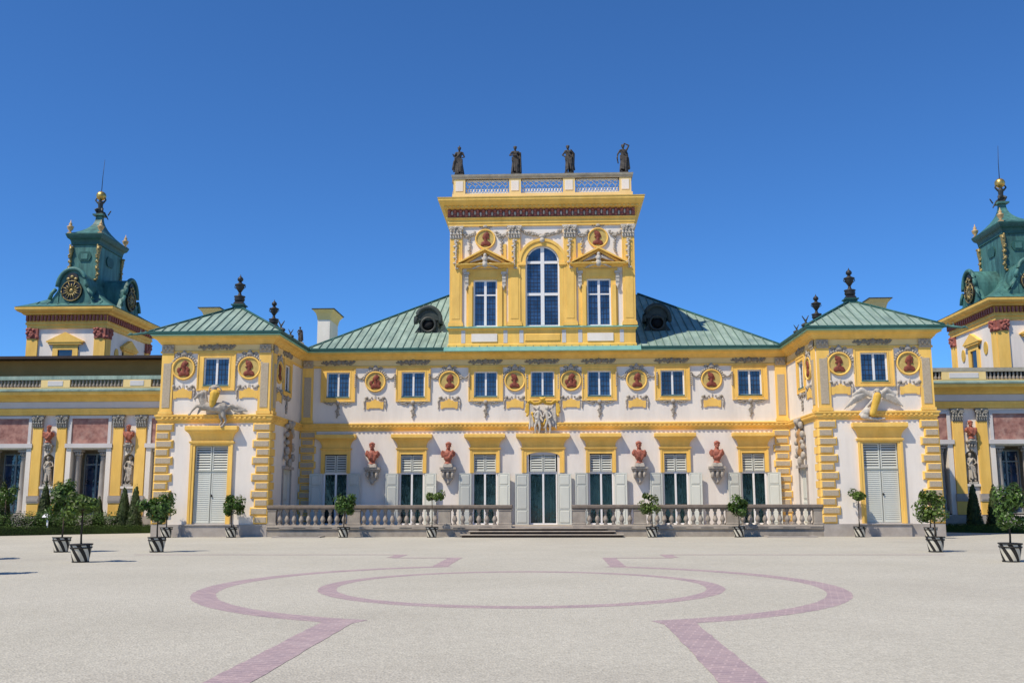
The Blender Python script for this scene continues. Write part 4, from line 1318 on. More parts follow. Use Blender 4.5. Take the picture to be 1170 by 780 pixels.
for s in (-1, 1):
    bt = thing("terrace_balustrade", "long stone balustrade with vase balusters on the terrace edge, %s of the steps" % ("left" if s < 0 else "right"), "balustrade", (s * 8, 0, 0), group="terrace balustrades")
    T = lambda x, y, z, s=s: (s * (x - 8), y, z)
    x0, x1 = 1.60, 14.50
    m = MB(T); m.box(x0, x1, -.06, .30, 0, .36); m.chbox(x0 - .04, x1, -.13, .34, .361, .60, .04)
    m.m = 1
    for k in range(9): m.box(2.6 + k * 1.4, 3.25 + k * 1.4, -.134, -.125, .44, .475)
    m.build("base_course", [SAND, SHUTD], bt)
    m = MB(T); m.chbox(x0 - .06, x1, -.15, .33, 1.46, 1.64, .03); m.box(x0 - .01, x1, -.10, .28, 1.405, 1.459)
    m.build("rail", SANDD, bt)
    piers = [(1.60, 2.26), (4.78, 5.42), (9.55, 10.22), (14.02, 14.48)]
    for a, b in piers:
        m = MB(T); m.chbox(a, b, -.07, .24, .601, 1.404, .01); m.chbox(a - .04, b + .03, -.10, .26, .601, .70, .02); m.chbox(a - .04, b + .03, -.10, .26, 1.33, 1.404, .02)
        m.build("pier", SAND, bt)
    for (a0, a1), (b0, b1), n in zip(piers, piers[1:], (6, 11, 10)):
        w = (b0 - a1) / n
        for i in range(n): mk("baluster", BAL, bt, (s * (a1 + w * (i + .5) - 8), .09, .575))

# ------------------------------------------------------------------ cast iron urns on the pavilion roofs
def urn_parts():
    a = MB(); a.chbox(-.36, .36, -.36, .36, 0, .10, .01); a.box(-.31, .31, -.31, .31, .10, .16)
    a.lathe([(.26, .16), (.36, .22), (.40, .32), (.36, .40), (.42, .45), (.42, .50), (.2, .54), (.11, .62), (.13, .66), (.09, .70)], n=18)
    b = MB(); b.lathe([(.08, .70), (.16, .80), (.27, .92), (.33, 1.05), (.33, 1.10), (.40, 1.14), (.40, 1.18), (.25, 1.22), (.14, 1.28), (.10, 1.34)], n=20)
    for s in (-1, 1): b.tube([(s * .30, 0, .95), (s * .42, 0, 1.02), (s * .38, 0, 1.14)], .03, 6)
    c = MB(); c.lathe([(.10, 1.34), (.20, 1.40), (.23, 1.48), (.19, 1.56), (.10, 1.62), (.05, 1.66), (.015, 1.76)], n=16)
    return a.mesh("pedestal", IRON), b.mesh("bowl", IRON), c.mesh("flame", IRON)
UP = urn_parts()
for s in (-1, 1):
    for y, z, w in ((3.4, 13.13, "front"), (10.6, 13.13, "rear")):
        u = thing("urn", "black iron urn with flame on the %s end of the %s pavilion roof ridge" % (w, "left" if s < 0 else "right"), "urn", (s * 17.56, y, z), group="black roof urns")
        for nme, me in zip(("pedestal", "bowl", "flame"), UP): mk(nme, me, u, scale=(.76, .76, 1.03))

# ------------------------------------------------------------------ statues
def figure(arms, lean=0.0, mantle=1, seed=0, skirt=True, extra=()):
    R = random.Random(seed); m = MB(); L = lean
    hip = Vector((L * .4, 0, .95)); ch = Vector((L * .8, 0, 1.33)); hd = Vector((L * 1.1, -.03, 1.67))
    m.cap(hip + Vector((-.09, 0, 0)), (-.11, -.03, .5), .125, .085); m.cap((-.11, -.03, .5), (-.12, .02, .08), .085, .055); m.ell((-.12, -.09, .05), (.06, .13, .05))
    m.cap(hip + Vector((.09, 0, 0)), (.12, -.10, .52), .125, .085); m.cap((.12, -.10, .52), (.13, -.02, .08), .085, .055); m.ell((.13, -.12, .05), (.06, .13, .05))
    m.ell(hip, (.18, .14, .15)); m.cap(hip, ch, .135, .15); m.ell(ch, (.185, .135, .17))
    m.cap(ch + Vector((-.17, 0, .10)), ch + Vector((.17, 0, .10)), .075, .075)
    m.cap(ch + Vector((0, 0, .14)), hd, .06, .055); m.ell(hd + Vector((0, 0, .02)), (.10, .118, .14)); m.ell(hd + Vector((0, -.11, 0)), (.022, .025, .03)); m.ell(hd + Vector((0, .05, .05)), (.115, .115, .115)); m.ell(hd + Vector((0, -.08, -.07)), (.045, .04, .035))
    for k in range(6): m.ell(hd + Vector((.085 * cos(k), .06 * sin(k), .09)), (.04, .04, .04), 6, 4)
    for sh, el, ha in arms:
        m.cap(sh, el, .062, .05); m.cap(el, ha, .048, .034); m.ell(ha, (.045, .05, .045))
        d = (Vector(ha) - Vector(el)).normalized()
        for f in range(4): q = Vector(ha) + d * .03 + Vector(((f - 1.5) * .02, 0, 0)); m.cap(q, q + d * .06, .013, .010, 5)
    if skirt:
        for k in range(11):
            a = 2 * pi * k / 11 + R.uniform(-.15, .15)
            m.cap(hip + Vector((.13 * cos(a), .10 * sin(a), .05)), (.23 * cos(a) + R.uniform(-.03, .03) + .02, .19 * sin(a), .07 + R.uniform(0, .2) * (sin(a) < -.3)), .05, .065, 6)
        for k in range(4): m.cap(hip + Vector((-.19, -.12, .12 - .07 * k)), hip + Vector((.20, -.13, -.02 - .10 * k)), .04, .045, 6)
    if mantle:
        for k in range(4): m.cap(ch + Vector((mantle * (.2 + .02 * k), .08, .06 - .05 * k)), (mantle * (.28 + .02 * k), .06, .62 - .12 * k), .055, .06, 6)
        m.cap(ch + Vector((-mantle * .12, -.13, .1)), hip + Vector((mantle * .2, -.12, .1)), .05, .06, 6)
    for p0, p1, ra, rb in extra: m.cap(p0, p1, ra, rb, 6)
    return m
def plinth_mesh(): return MB().box(-.27, .27, -.25, .25, 0, .10).mesh("plinth", STATG)
PLN = plinth_mesh()
SZ = 21.732
POSES = [
    (-5.06, "dark stone statue on the leftmost pier of the belvedere, arm held forward", dict(arms=[((-.2, 0, 1.43), (-.32, -.1, 1.18), (-.36, -.3, 1.22)), ((.2, 0, 1.43), (.31, -.02, 1.16), (.2, -.2, 1.05))], mantle=-1, seed=1, extra=[((0, -.03, 1.78), (.02, -.03, 1.88), .06, .03), ((-.3, .05, .9), (-.38, .08, .42), .09, .10)])),
    (-1.58, "statue with folded arms and a staff, second from the left on the belvedere", dict(arms=[((-.2, 0, 1.43), (-.33, -.08, 1.2), (.05, -.24, 1.16)), ((.2, 0, 1.43), (.34, -.06, 1.2), (.25, -.22, 1.3))], mantle=1, seed=2, extra=[((.32, -.05, 1.35), (.34, 0, .1), .06, .08)])),
    (1.74, "statue with hand on hip, third from the left on the belvedere", dict(arms=[((-.2, 0, 1.43), (-.38, .02, 1.2), (-.18, -.08, 1.02)), ((.2, 0, 1.43), (.34, -.1, 1.22), (.16, -.24, 1.42))], mantle=1, lean=-.05, seed=3, extra=[((.3, 0, 1.2), (.26, .02, .5), .09, .11)])),
    (5.12, "statue raising an arm over the head, rightmost on the belvedere", dict(arms=[((-.2, 0, 1.43), (-.36, -.05, 1.16), (-.38, -.12, .92)), ((.2, 0, 1.45), (.34, -.02, 1.74), (.08, -.04, 1.86))], mantle=1, lean=-.02, seed=4, extra=[((.26, .02, .95), (.3, .04, .3), .09, .12), ((-.4, -.1, .95), (-.34, -.05, .6), .05, .04)])),
]
for x, lab, kw in POSES:
    t = thing("statue", lab, "statue", (x, AT + .26, SZ), group="statues on the belvedere")
    mk("figure", sculpt(figure(**kw), "figure", STATG, .019, 0), t, (0, 0, .09), scale=1.0)
    mk("plinth", PLN, t)
t = thing("statue", "small pale weathered statue behind the left pavilion eave", "statue", (-17.7, 18.0, 12.15))
pm = MB(); pm.box(-.25, .25, -.25, .25, 0, 1.15); pm.build("plinth", STONE, t)
mk("figure", sculpt(figure([((-.2, 0, 1.43), (-.3, -.05, 1.18), (-.1, -.2, 1.1)), ((.2, 0, 1.43), (.3, 0, 1.15), (.26, -.1, .95))], mantle=1, seed=9), "figure", STATG, .03, 1), t, (0, 0, 1.14), scale=.64)

# copper dragon spouts at the pavilion eaves
m = MB()
m.tube([(0, .2, -.1), (.1, 0, 0), (.5, -.3, .02), (1.1, -.6, -.12), (1.5, -.8, -.2)], [.1, .12, .1, .09, .06], 8); m.ell((1.5, -.8, -.16), (.16, .12, .1)); m.cap((1.5, -.8, -.14), (1.7, -.9, -.26), .07, .04)
for k in range(3): m.cap((.3 + .3 * k, -.2 - .15 * k, .06), (.3 + .28 * k, -.2 - .15 * k, .3), .04, .015)
SPO = sculpt(m, "water_spout", COPT, .03)
m = MB(); m.cap((0, 0, 0), (0, 0, .35), .07, .05); m.cap((0, 0, .3), (-.16, 0, .62), .05, .03); m.cap((0, 0, .3), (.18, 0, .6), .05, .03); m.cap((0, 0, .2), (-.3, 0, .18), .06, .05); m.ell((-.32, 0, .24), (.1, .08, .1)); m.ell((.08, 0, .1), (.18, .1, .12))
FIN = sculpt(m, "eave_ornament", BRONZE, .03)
for s in (-1, 1):
    o = mk("water_spout", SPO, PAL, (s * (OX + .35), -.2, 10.85), 0); o.scale = (s * .75, .75, .75)
    for y, q in ((-.1, 1.0), (1.9, .8)):
        o = mk("eave_ornament", FIN, PAL, (s * (HX - .45), y, 10.92), 0); o.scale = (-s * q, q, q)

# ------------------------------------------------------------------ side wings
def capital_small(): return capital(.7, .78).mesh("capital_wing", CAPG)
CAPW = capital_small()
def column():
    m = MB(); m.box(-.26, .26, -.26, .26, 0, .1); m.lathe([(.24, .1), (.25, .16), (.2, .2), (.23, .25), (.19, .3), (.185, 1.4), (.155, 3.45), (.18, 3.5), (.16, 3.54)], n=18)
    m.ell((0, 0, 3.68), (.22, .22, .16)); m.box(-.27, .27, -.27, .27, 3.82, 3.95)
    for a in range(8): m.ell((.2 * cos(a * pi / 4), .2 * sin(a * pi / 4), 3.72), (.07, .07, .1), 6, 4)
    return m.mesh("column", STONE)
CLM = column()
WGL = sash_mesh(.8, 3.9, (3.2,)).mesh("wing_window", WFR); WGP = MB(); WGP.box(-.78, .78, .1, .12, .02, 3.88); WGP = WGP.mesh("wing_pane", GLASS)
def niche_statue(k): return figure([((-.2, 0, 1.43), (-.3, -.08, 1.2), (-.2, -.2, .98)), ((.2, 0, 1.43), (.3, -.05, 1.18), (.12, -.2, 1.3 - .2 * k))], lean=.06 * (-1) ** k, mantle=(-1) ** k, seed=30 + k)
NST = [sculpt(niche_statue(k), "figure", STUC, .024, 1) for k in range(2)]
for s in (-1, 1):
    side = "left" if s < 0 else "right"
    W = thing("palace_wing", "lower yellow palace wing with frescoes and columns, beyond the %s pavilion" % side, "palace wing", (s * 30, WY, 0), group="palace side wings")
    X = lambda x: s * x - s * 30      # local x of a point given by its distance from the axis
    dz = 0 if s < 0 else .12
    T = lambda x, y, z: (X(x), y, z)
    PR = [(25.31, 25.97), (26.78, 27.44), (30.5, 31.12), (32.05, 32.68), (36.0, 36.66), (37.5, 38.1)]
    bays = [(21.2, 24.95), (27.85, 30.12), (33.05, 35.6), (38.5, 41)]
    m = MB(T)
    m.wall(20.6, 46, 0, 8.3, [(a, b, 1.05, 5.2, 1.5) for a, b in bays] + [((p[0][1] + p[1][0]) / 2 - .38, (p[0][1] + p[1][0]) / 2 + .38, 2.85, 4.9, .35) for p in zip(PR[::2], PR[1::2])])
    m.m = 1
    for a, b in bays: m.add([(a - .3, 1.5, 1), (b + .3, 1.5, 1), (b + .3, 1.5, 5.3), (a - .3, 1.5, 5.3)], [(0, 1, 2, 3)])
    for p in zip(PR[::2], PR[1::2]):
        c = (p[0][1] + p[1][0]) / 2; m.add([(c - .39, .35, 2.8), (c + .39, .35, 2.8), (c + .39, .35, 4.95), (c - .39, .35, 4.95)], [(0, 1, 2, 3)])
    m.build("wall", [WHITE, STUCD], W)
    m = MB(T)
    for q in zip(PR[::2], PR[1::2]):
        a, b = q[0][0] - .25, q[1][1] + .25
        m.box(a, b, -.10, .02, 0, 1.0)
    m.box(20.6, 46, -.35, .0, 0, .95)
    m.build("plinth", STONE, W)
    for a, b in PR:
        m = MB(T); m.chbox(a, b, -.14, .02, 2.25, 6.56 + dz, .02); m.m = 1; m.box(a - .08, b + .08, -.22, .02, 1.8, 2.249); m.box(a - .04, b + .04, -.24, .02, 1.9, 2.05); m.m = 0; m.box(a - .05, b + .05, -.18, .02, 1.0, 1.799)
        p = m.build("pilaster", [YEL, STONE], W); mk("capital", CAPW, p, (X((a + b) / 2), -.04, 6.56 + dz))
    m = MB(T)
    def band(o0, o1, z0, z1): m.add([], [])
    pth = [(20.6, 0), (46, 0)] if s > 0 else [(46, 0), (20.6, 0)]
    def sw(prof):
        m2 = MB(); m2.T = lambda x, y, z: (x, y, z)
        return prof
    pw = [(X(20.6), 0), (X(46), 0)] if s > 0 else [(X(46), 0), (X(20.6), 0)]
    m = MB()
    m.sweep(pw, [(0, 7.36 + dz), (.18, 7.37 + dz), (.2, 7.55 + dz), (.24, 7.6 + dz), (.26, 7.78 + dz), (0, 7.8 + dz)])
    m.sweep(pw, [(0, 8.22 + dz), (.2, 8.23 + dz), (.26, 8.34 + dz), (.4, 8.45 + dz), (.66, 8.55 + dz), (.88, 8.62 + dz), (.90, 8.79 + dz), (0, 8.8 + dz)])
    m.m = 1; m.sweep(pw, [(0, 7.801 + dz), (.16, 7.805 + dz), (.16, 8.215 + dz), (0, 8.219 + dz)])
    m.build("cornice", [YEL, WGREY], W)
    m = MB(); m.sweep(pw, [(0, 8.803 + dz), (.96, 8.803 + dz), (.98, 8.9 + dz), (.5, 9.02 + dz), (0, 9.1 + dz)]); m.build("copper_ledge", COP, W)
    bl = MB(T); bl.box(20.6, 46, -.12, .2, 9.66 + dz, 9.90 + dz); bl.m = 1; bl.box(20.6, 46, -.1, .16, 9.101 + dz, 9.16 + dz)
    bl = bl.build("attic_balustrade", [COP if s < 0 else PARA, PALE], W)
    BA = [(22.2, 23.9), (25.15, 27.15) if s < 0 else (22.9, 26.2), (30.45, 32.4), (36, 38)]
    if s > 0: BA = [(24.9, 27.6), (31.5, 33)]
    else: BA = [(25.2, 27.0), (30.5, 32.4), (36, 38)]
    last = 20.7
    for a, b in BA + [(46, 46)]:
        if b > a:
            m = MB(T); m.box(a, b, -.11, .18, 9.161 + dz, 9.655 + dz); m.m = 1; m.chbox(a + .45, b - .45, -.135, -.111, 9.25 + dz, 9.58 + dz, .01)
            m.build("pier", [PALE, WGREY], bl)
        m = MB(T); x = last + .1
        while x < a - .08:
            m.lathe([(.06, 0), (.09, .04), (.11, .12), (.05, .3), (.085, .36), (.05, .4), (.08, .49)], (x, .03, 9.162 + dz), 8); x += .235
        m.build("baluster_row", BALU, bl)
        last = b
    # fresco panels, columns and glazed openings
    for a, b in bays:
        m = MB(T); m.box(a - .05, b + .05, -.05, .0, 5.55, 7.15); f = m.build("fresco_panel", FRESCO, W)
        m = MB(T)
        m.box(a - .25, a - .051, -.12, 0, 5.4, 7.32); m.box(b + .051, b + .25, -.12, 0, 5.4, 7.32); m.box(a - .05, b + .05, -.12, 0, 7.151, 7.32); m.box(a - .4, b + .4, -.2, 0, 5.28, 5.549)
        m.build("panel_frame", WGREY, f)
        for q0, q1 in ((a - .32, a - .01), (b + .01, b + .32)): MB(T).box(q0, q1, -.09, 0, 1.0, 5.279).build("door_jamb", WHITE, W)
        for x in (a + .33, b - .33): mk("column", CLM, W, (X(x), .32, 1.05), scale=(1, 1, 1.04))
        w = mk("window", WGL, W, (X((a + b) / 2), 1.1, 1.06)); mk("pane", WGP, w)
        m = MB(T); m.box(a, b, .0, 1.5, .98, 1.06); m.build("sill", STONE, W)
    # setback attic behind the balustrade
    m = MB(T); m.box(20.6, 46, 2.6, 9, 8.5, 11.3 if s < 0 else 9.9)
    m.build("attic_wall", ATTIC if s < 0 else INT, W)
    m = MB(T); zt = 11.3 if s < 0 else 9.9; dd = 1.1 if s < 0 else 2.4
    m.box(20.6, 46, 2.6 - dd, 9.5, zt + .001, zt + .10); m.box(20.6, 46, 2.6 - dd - .05, 2.6 - dd, zt - .02, zt + .16); m.build("attic_roof", ROOFB, W)
    # niches with statues and busts above them
    for i, p in enumerate(zip(PR[::2], PR[1::2])):
        c = (p[0][1] + p[1][0]) / 2
        if i == 2 or (s > 0 and i > 0): continue
        n = MB(T)
        n.prism([(c - .38, 4.9)] + [(c - .38 * cos(pi * j / 10), 4.5 + .38 * sin(pi * j / 10)) for j in range(6)] + [(c, 4.9)], .0, .3)
        n.prism([(c + .38, 4.9), (c, 4.9)] + [(c + .38 * cos(pi * j / 10), 4.5 + .38 * sin(pi * j / 10)) for j in range(5, -1, -1)], .0, .3)
        n.box(c - .45, c + .45, -.12, .0, 2.7, 2.849)
        n.build("niche", WHITE, W)
        cs = mk("bust_console", CONS, W, (X(c), 0, 5.0), scale=.62)
        where = "nearest the left pavilion" if s < 0 and i == 0 else ("far left of the photo" if s < 0 else "beside the right pavilion")
        b = thing("bust", "red bust above a niche on the %s wing, %s" % (side, where), "bust", (s * c, WY - .24, 5.472), group="red busts on the wings")
        mk("figure", BUST[i], b, (0, 0, .12), scale=.78); mk("socle", SOC, b, scale=.62)
        t = thing("statue", "pale stucco statue in a niche of the %s wing, %s" % (side, where), "statue", (s * c, WY + .1, 2.86), group="niche statues on the wings")
        mk("figure", NST[(i + (s > 0)) % 2], t, (0, 0, .12), scale=.98); pb = MB(); pb.box(-.25, .25, -.22, .2, 0, .12); pb.build("plinth", STUCL, t)

# ------------------------------------------------------------------ clock towers behind the wings
for s in (-1, 1):
    side = "left" if s < 0 else "right"
    CX, CY = 35.35, 22.7
    K = thing("clock_tower", "yellow and white tower with green copper lantern and gilded clock, at the far %s" % side, "tower", (s * CX, CY, 0), group="copper topped clock towers")
    T = lambda x, y, z: (s * (x - CX), y - CY, z)
    T0 = lambda x, y, z: (s * x, y, z)
    hx, hy = 2.9, 4.0
    m = MB(T0)
    m.loft([(hx, hy, 0), (hx, hy, 14.9)]); m.build("wall", WHITE, K)
    for px in (-1, 1):
        for (x, y) in ((px * (hx - .35), -hy), (-hx, px * (hy - .35))):
            w = .42
            m = MB(T0)
            if y == -hy: m.box(x - w, x + w, -hy - .12, -hy + .1, 6, 13.85)
            else: m.box(-hx - .12, -hx + .1, y - w, y + w, 6, 13.85)
            p = m.build("pilaster", YEL, K)
            c = MB(T0); R = random.Random(2)
            for k in range(14):
                u, z = R.uniform(-.42, .42), R.uniform(13.9, 14.55)
                c.ell((x + u, -hy - .16, z) if y == -hy else (-hx - .16, y + u, z), (.15, .15, .14), 6, 4)
            if y == -hy: c.box(x - w, x + w, -hy - .18, -hy, 13.86, 14.6)
            else: c.box(-hx - .18, -hx, y - w, y + w, 13.86, 14.6)
            c.build("capital", REDP, p)
    m = MB(T0)
    rc = [(-hx, -hy), (hx, -hy), (hx, hy), (-hx, hy)]
    m.sweep(rc, [(0, 14.6), (.12, 14.61), (.12, 14.85), (.2, 14.9), (.2, 15.05), (0, 15.06)], closed=True)
    m.sweep(rc, [(0, 15.58), (.34, 15.62), (.42, 15.72), (.66, 15.82), (.78, 15.95), (.8, 16.12), (0, 16.13)], closed=True)
    m.sweep(rc, [(0, 15.061), (.16, 15.065), (.16, 15.575), (0, 15.579)], closed=True); m.m = 1
    for k in range(22):
        x = -hx - .05 + (2 * hx + .1) * k / 21; m.box(x - .07, x + .07, -hy - .34, -hy - .161, 15.15, 15.56)
        y = -hy + 2 * hy * k / 21; m.box(-hx - .34, -hx - .161, y - .08, y + .08, 15.15, 15.56)
    m.build("cornice", [YEL, REDP], K)
    # windows with pediments, and ovals, on the two faces in view
    for face in ("front", "inner"):
        F = (lambda u, d, z: T0(u, -hy + d, z)) if face == "front" else (lambda u, d, z: T0(-hx + d, u, z))
        m = MB(F); m.box(-.55, .55, -.02, .0, 10.2, 13.0); w = m.build("window", GLASSD, K)
        m = MB(F); m.box(-.95, -.55, -.12, 0, 10.2, 13.25); m.box(.55, .95, -.12, 0, 10.2, 13.25); m.box(-.95, .95, -.121, 0, 13.0, 13.4); m.box(-1.25, 1.25, -.25, 0, 13.4, 13.55)
        m.prism([(-1.4, 13.551), (1.4, 13.551), (1.4, 13.63), (0, 14.3), (-1.4, 13.63)], -.3, 0)
        m.build("pediment", YEL, w)
        for u in (-2.0, 2.0):
            if face == "front": continue
            m = MB(F); m.prism([(u + .33 * cos(2 * pi * j / 20), 12.9 + .48 * sin(2 * pi * j / 20)) for j in range(20)], -.06, 0); m.build("oval_panel", GOLDP, K)
    # copper skirt roof and lantern
    m = MB(T0)
    lx, ly = 1.02, 2.05
    lev = []
    for i in range(9):
        t = i / 8; q = (1 - t) ** 1.9
        lev.append((lx + .1 + (hx + .75 - lx - .1) * q, ly + .1 + (hy + .75 - ly - .1) * q, 16.16 + 2.2 * t))
    m.loft([(hx + .7, hy + .7, 16.135), (hx + .82, hy + .82, 16.16)] + lev)
    for k in range(9):
        x = -3.2 + .8 * k
        pts = []
        for a, b, z in lev[1:]:
            if abs(x) < a: pts.append((x, -b - .02, z + .02))
        if len(pts) > 1: m.tube(pts, .035, 5)
    m.build("skirt_roof", COPT, K)
    m = MB(T0); m.loft([(lx + .12, ly + .12, 17.9), (lx + .06, ly + .06, 18.3), (lx, ly, 18.4), (lx, ly, 21.7)])
    L_ = m.build("lantern", COPT, K)
    m = MB(T0)
    m.m = 1; m.prism([(-.5, 20.5), (-.36, 20.24), (.36, 20.24), (.5, 20.5), (.5, 20.7), (.36, 20.96), (-.36, 20.96), (-.5, 20.7)], -ly - .08, -ly)
    m.m = 0; m.box(-.26, .26, -ly - .12, -ly - .081, 20.38, 20.82)
    m.build("cartouche", [COPT, COPD], L_)
    m = MB(); m.m = 1
    m.T = lambda u, d, z: T0(-lx + d + .0, u, z)
    m.prism([(-.6, 20.5), (-.42, 20.2), (.42, 20.2), (.6, 20.5), (.6, 20.7), (.42, 20.96), (-.42, 20.96), (-.6, 20.7)], -.08, 0)
    m.build("cartouche", [COPT, COPD], L_)
    rl = [(-lx, -ly), (lx, -ly), (lx, ly), (-lx, ly)]
    m = MB(T0); m.sweep(rl, [(0, 21.5), (.08, 21.52), (.1, 21.75), (.16, 21.9), (.3, 22.0), (.36, 22.12), (.42, 22.28), (.42, 22.36), (0, 22.4)], closed=True)
    m.build("lantern_cornice", COPD, L_)
    m = MB(T0)
    lev = []
    for i in range(9):
        t = i / 8; q = (1 - t) ** 2.3
        lev.append((.22 + (lx + .3 - .22) * q, .22 + (ly + .3 - .22) * q, 22.38 + 2.0 * t))
    m.loft(lev); m.box(-.42, .42, -.42, .42, 24.39, 24.52); m.build("lantern_roof", COPT, K)
    # gilded volutes on the lantern corners, gilded finials above them
    for (x, y) in ((-lx, -ly), (lx, -ly), (-lx, ly)):
        m = MB(T0); pts = []
        for k in range(9): pts.append((x - .06 * (1 if x < 0 else -1), y - .06 * (1 if y < 0 else -1), 21.4 - .33 * k))
        m.tube(pts, [.16, .19, .13, .09, .08, .09, .08, .11, .06], 8); RV = random.Random(3); [m.ell((q[0] + RV.uniform(-.12, .12), q[1] + RV.uniform(-.12, .12), q[2] + RV.uniform(-.14, .14)), (RV.uniform(.08, .15), RV.uniform(.08, .15), RV.uniform(.07, .14)), 6, 4) for q in pts for _ in range(3)]; m.build("volute", WORN, L_)
    for (x, y) in ((-1.2, -2.25), (1.2, -2.25), (-1.2, 2.25), (1.2, 2.25)):
        m = MB(T0); m.box(x - .15, x + .15, y - .15, y + .15, 22.37, 22.47)
        m.lathe([(.1, 0), (.07, .08), (.2, .25), (.24, .42), (.26, .46), (.12, .55), (.1, .6), (.14, .68), (.05, .8), (.015, 1.0)], (x, y, 22.47), 14); m.build("finial", FINM, K)
    # barrel dormers with clock faces
    for face in ("front", "inner"):
        if face == "front": F = lambda u, d, z: T0(u - .15, -hy - .1 + d, z); dep = hy - ly + .1
        else: F = lambda u, d, z: T0(-hx - .1 + d, u, z); dep = hx - lx + .1
        m = MB(F)
        arch = [(1.08 * cos(pi * j / 14), 17.75 + 1.35 * sin(pi * j / 14)) for j in range(15)]
        m.prism(arch + [(-1.08, 16.5), (1.08, 16.5)], .15, dep)
        m.tube([(1.12 * cos(pi * j / 16), .05, 17.78 + 1.38 * sin(pi * j / 16)) for j in range(17)], .15, 8)
        for q in (-1, 1): m.prism([(q * 1.0, 16.35), (q * 1.75, 16.35), (q * 1.55, 16.75), (q * 1.2, 17.3), (q * 1.0, 17.6)], .1, .5); m.tube([(q * 1.2, .05, 17.6), (q * 1.5, .05, 17.25), (q * 1.65, .05, 16.8)], .14, 6)
        d = m.build("clock_dormer", COPT, K)
        def disc(r0, r1, z, y0, y1, mm, n=28):
            mm.prism([(r1 * cos(2 * pi * j / n), z + r1 * sin(2 * pi * j / n)) for j in range(n)], y0, y1)
        m = MB(F); disc(0, .82, 17.45, .02, .14, m); disc(0, .42, 18.42, .04, .14, m); m.build("dial", IRON, d)
        m = MB(F)
        for k in range(16):
            a = 2 * pi * k / 16; r = .70 if k % 2 else .55
            m.tube([(.22 * cos(a), -.02, 17.45 + .22 * sin(a)), (r * cos(a), -.02, 17.45 + r * sin(a))], [.055, .03], 5)
        m.tube([(.76 * cos(2 * pi * j / 28), -.01, 17.45 + .76 * sin(2 * pi * j / 28)) for j in range(29)], .035, 5)
        m.ell((0, 0, 17.45), (.18, .07, .18)); 
        for q in (-1, 0, 1): m.ell((q * .28, -.02, 18.35 + .16 * (q == 0)), (.16, .06, .12))
        m.build("clock_hands", WORN, d)
    # bronze figure carrying the globe
    A = thing("atlas_statue", "dark bronze crouching figure shouldering a golden globe atop the %s tower" % side, "statue", (s * CX, CY, 24.52), group="globe bearers on the towers")
    m = MB()
    m.ell((0, 0, .06), (.34, .3, .08)); m.cap((-.14, 0, .5), (-.3, -.2, .38), .12, .09); m.cap((-.3, -.2, .38), (-.2, -.05, .08), .08, .06); m.cap((.14, 0, .5), (.22, -.16, .3), .12, .09); m.cap((.22, -.16, .3), (.3, .1, .08), .08, .06)
    m.cap((0, 0, .5), (.0, -.04, .95), .17, .22); m.cap((-.22, -.04, 1.0), (.22, -.04, 1.0), .1, .1); m.ell((0, -.16, 1.14), (.1, .11, .12)); m.cap((-.24, -.04, 1.0), (-.42, -.06, 1.2), .08, .06); m.cap((-.42, -.06, 1.2), (-.3, -.02, 1.45), .06, .05); m.cap((.24, -.04, 1.0), (.42, -.06, 1.2), .08, .06); m.cap((.42, -.06, 1.2), (.3, -.02, 1.45), .06, .05)
    for k in range(5): m.cap((-.15 + .07 * k, -.05, .5), (-.2 + .1 * k, .05, .12), .07, .07, 6)
    m.cap((.3, .1, .2), (.62, .1, -.35), .07, .05); m.cap((.62, .1, .0), (.8, .1, .32), .06, .05)
    o = mk("figure", sculpt(m, "figure", BRONZE, .028, 1), A); o.scale = (-s, 1, 1)
    m = MB(); m.ell((0, 0, 1.56), .38, 24, 14); m.build("globe", GILT, A)
    m = MB(); m.tube([(0, 0, 1.9), (.02, 0, 3.2), (.10, 0, 4.6)], [.03, .022, .012], 6); m.build("lightning_rod", IRON, A)

# ------------------------------------------------------------------ planting
def leaf_quad(mb, p, d, size, R):
    d = d.normalized()
    a = d.cross(Vector((R.uniform(-1, 1), R.uniform(-1, 1), R.uniform(-1, 1)))).normalized()
    b = d.cross(a) * .55
    t = d * R.uniform(.1, .5)
    mb.add([p - a * size * .5, p - b * size * .5 + t * size * .4, p + a * size * .5, p + b * size * .5 + t * size * .4], [(0, 1, 2, 3)])
def crown(seed, rx, rz, zc, n, size, clumps=10):
    R = random.Random(seed); m = MB(); tw = MB()
    cs = []
    for k in range(clumps):
        v = Vector((R.gauss(0, 1), R.gauss(0, 1), R.gauss(0, .9))).normalized() * R.uniform(.35, 1.0)
        cs.append((Vector((v.x * rx, v.y * rx, zc + v.z * rz)), R.uniform(.16, .30) * (rx + rz)))
    for k in range(n):
        c, r = R.choice(cs)
        v = Vector((R.gauss(0, 1), R.gauss(0, 1), R.gauss(0, 1))).normalized() * (R.random() ** .4) * r
        p = c + v
        d = (v + Vector((0, 0, .35 * r)) + (p - Vector((0, 0, zc))) * .4 + Vector((R.gauss(0, .1), R.gauss(0, .1), R.gauss(0, .1))))
        leaf_quad(m, p, d, size * R.uniform(.7, 1.3), R)
    return m, cs
VAR = []
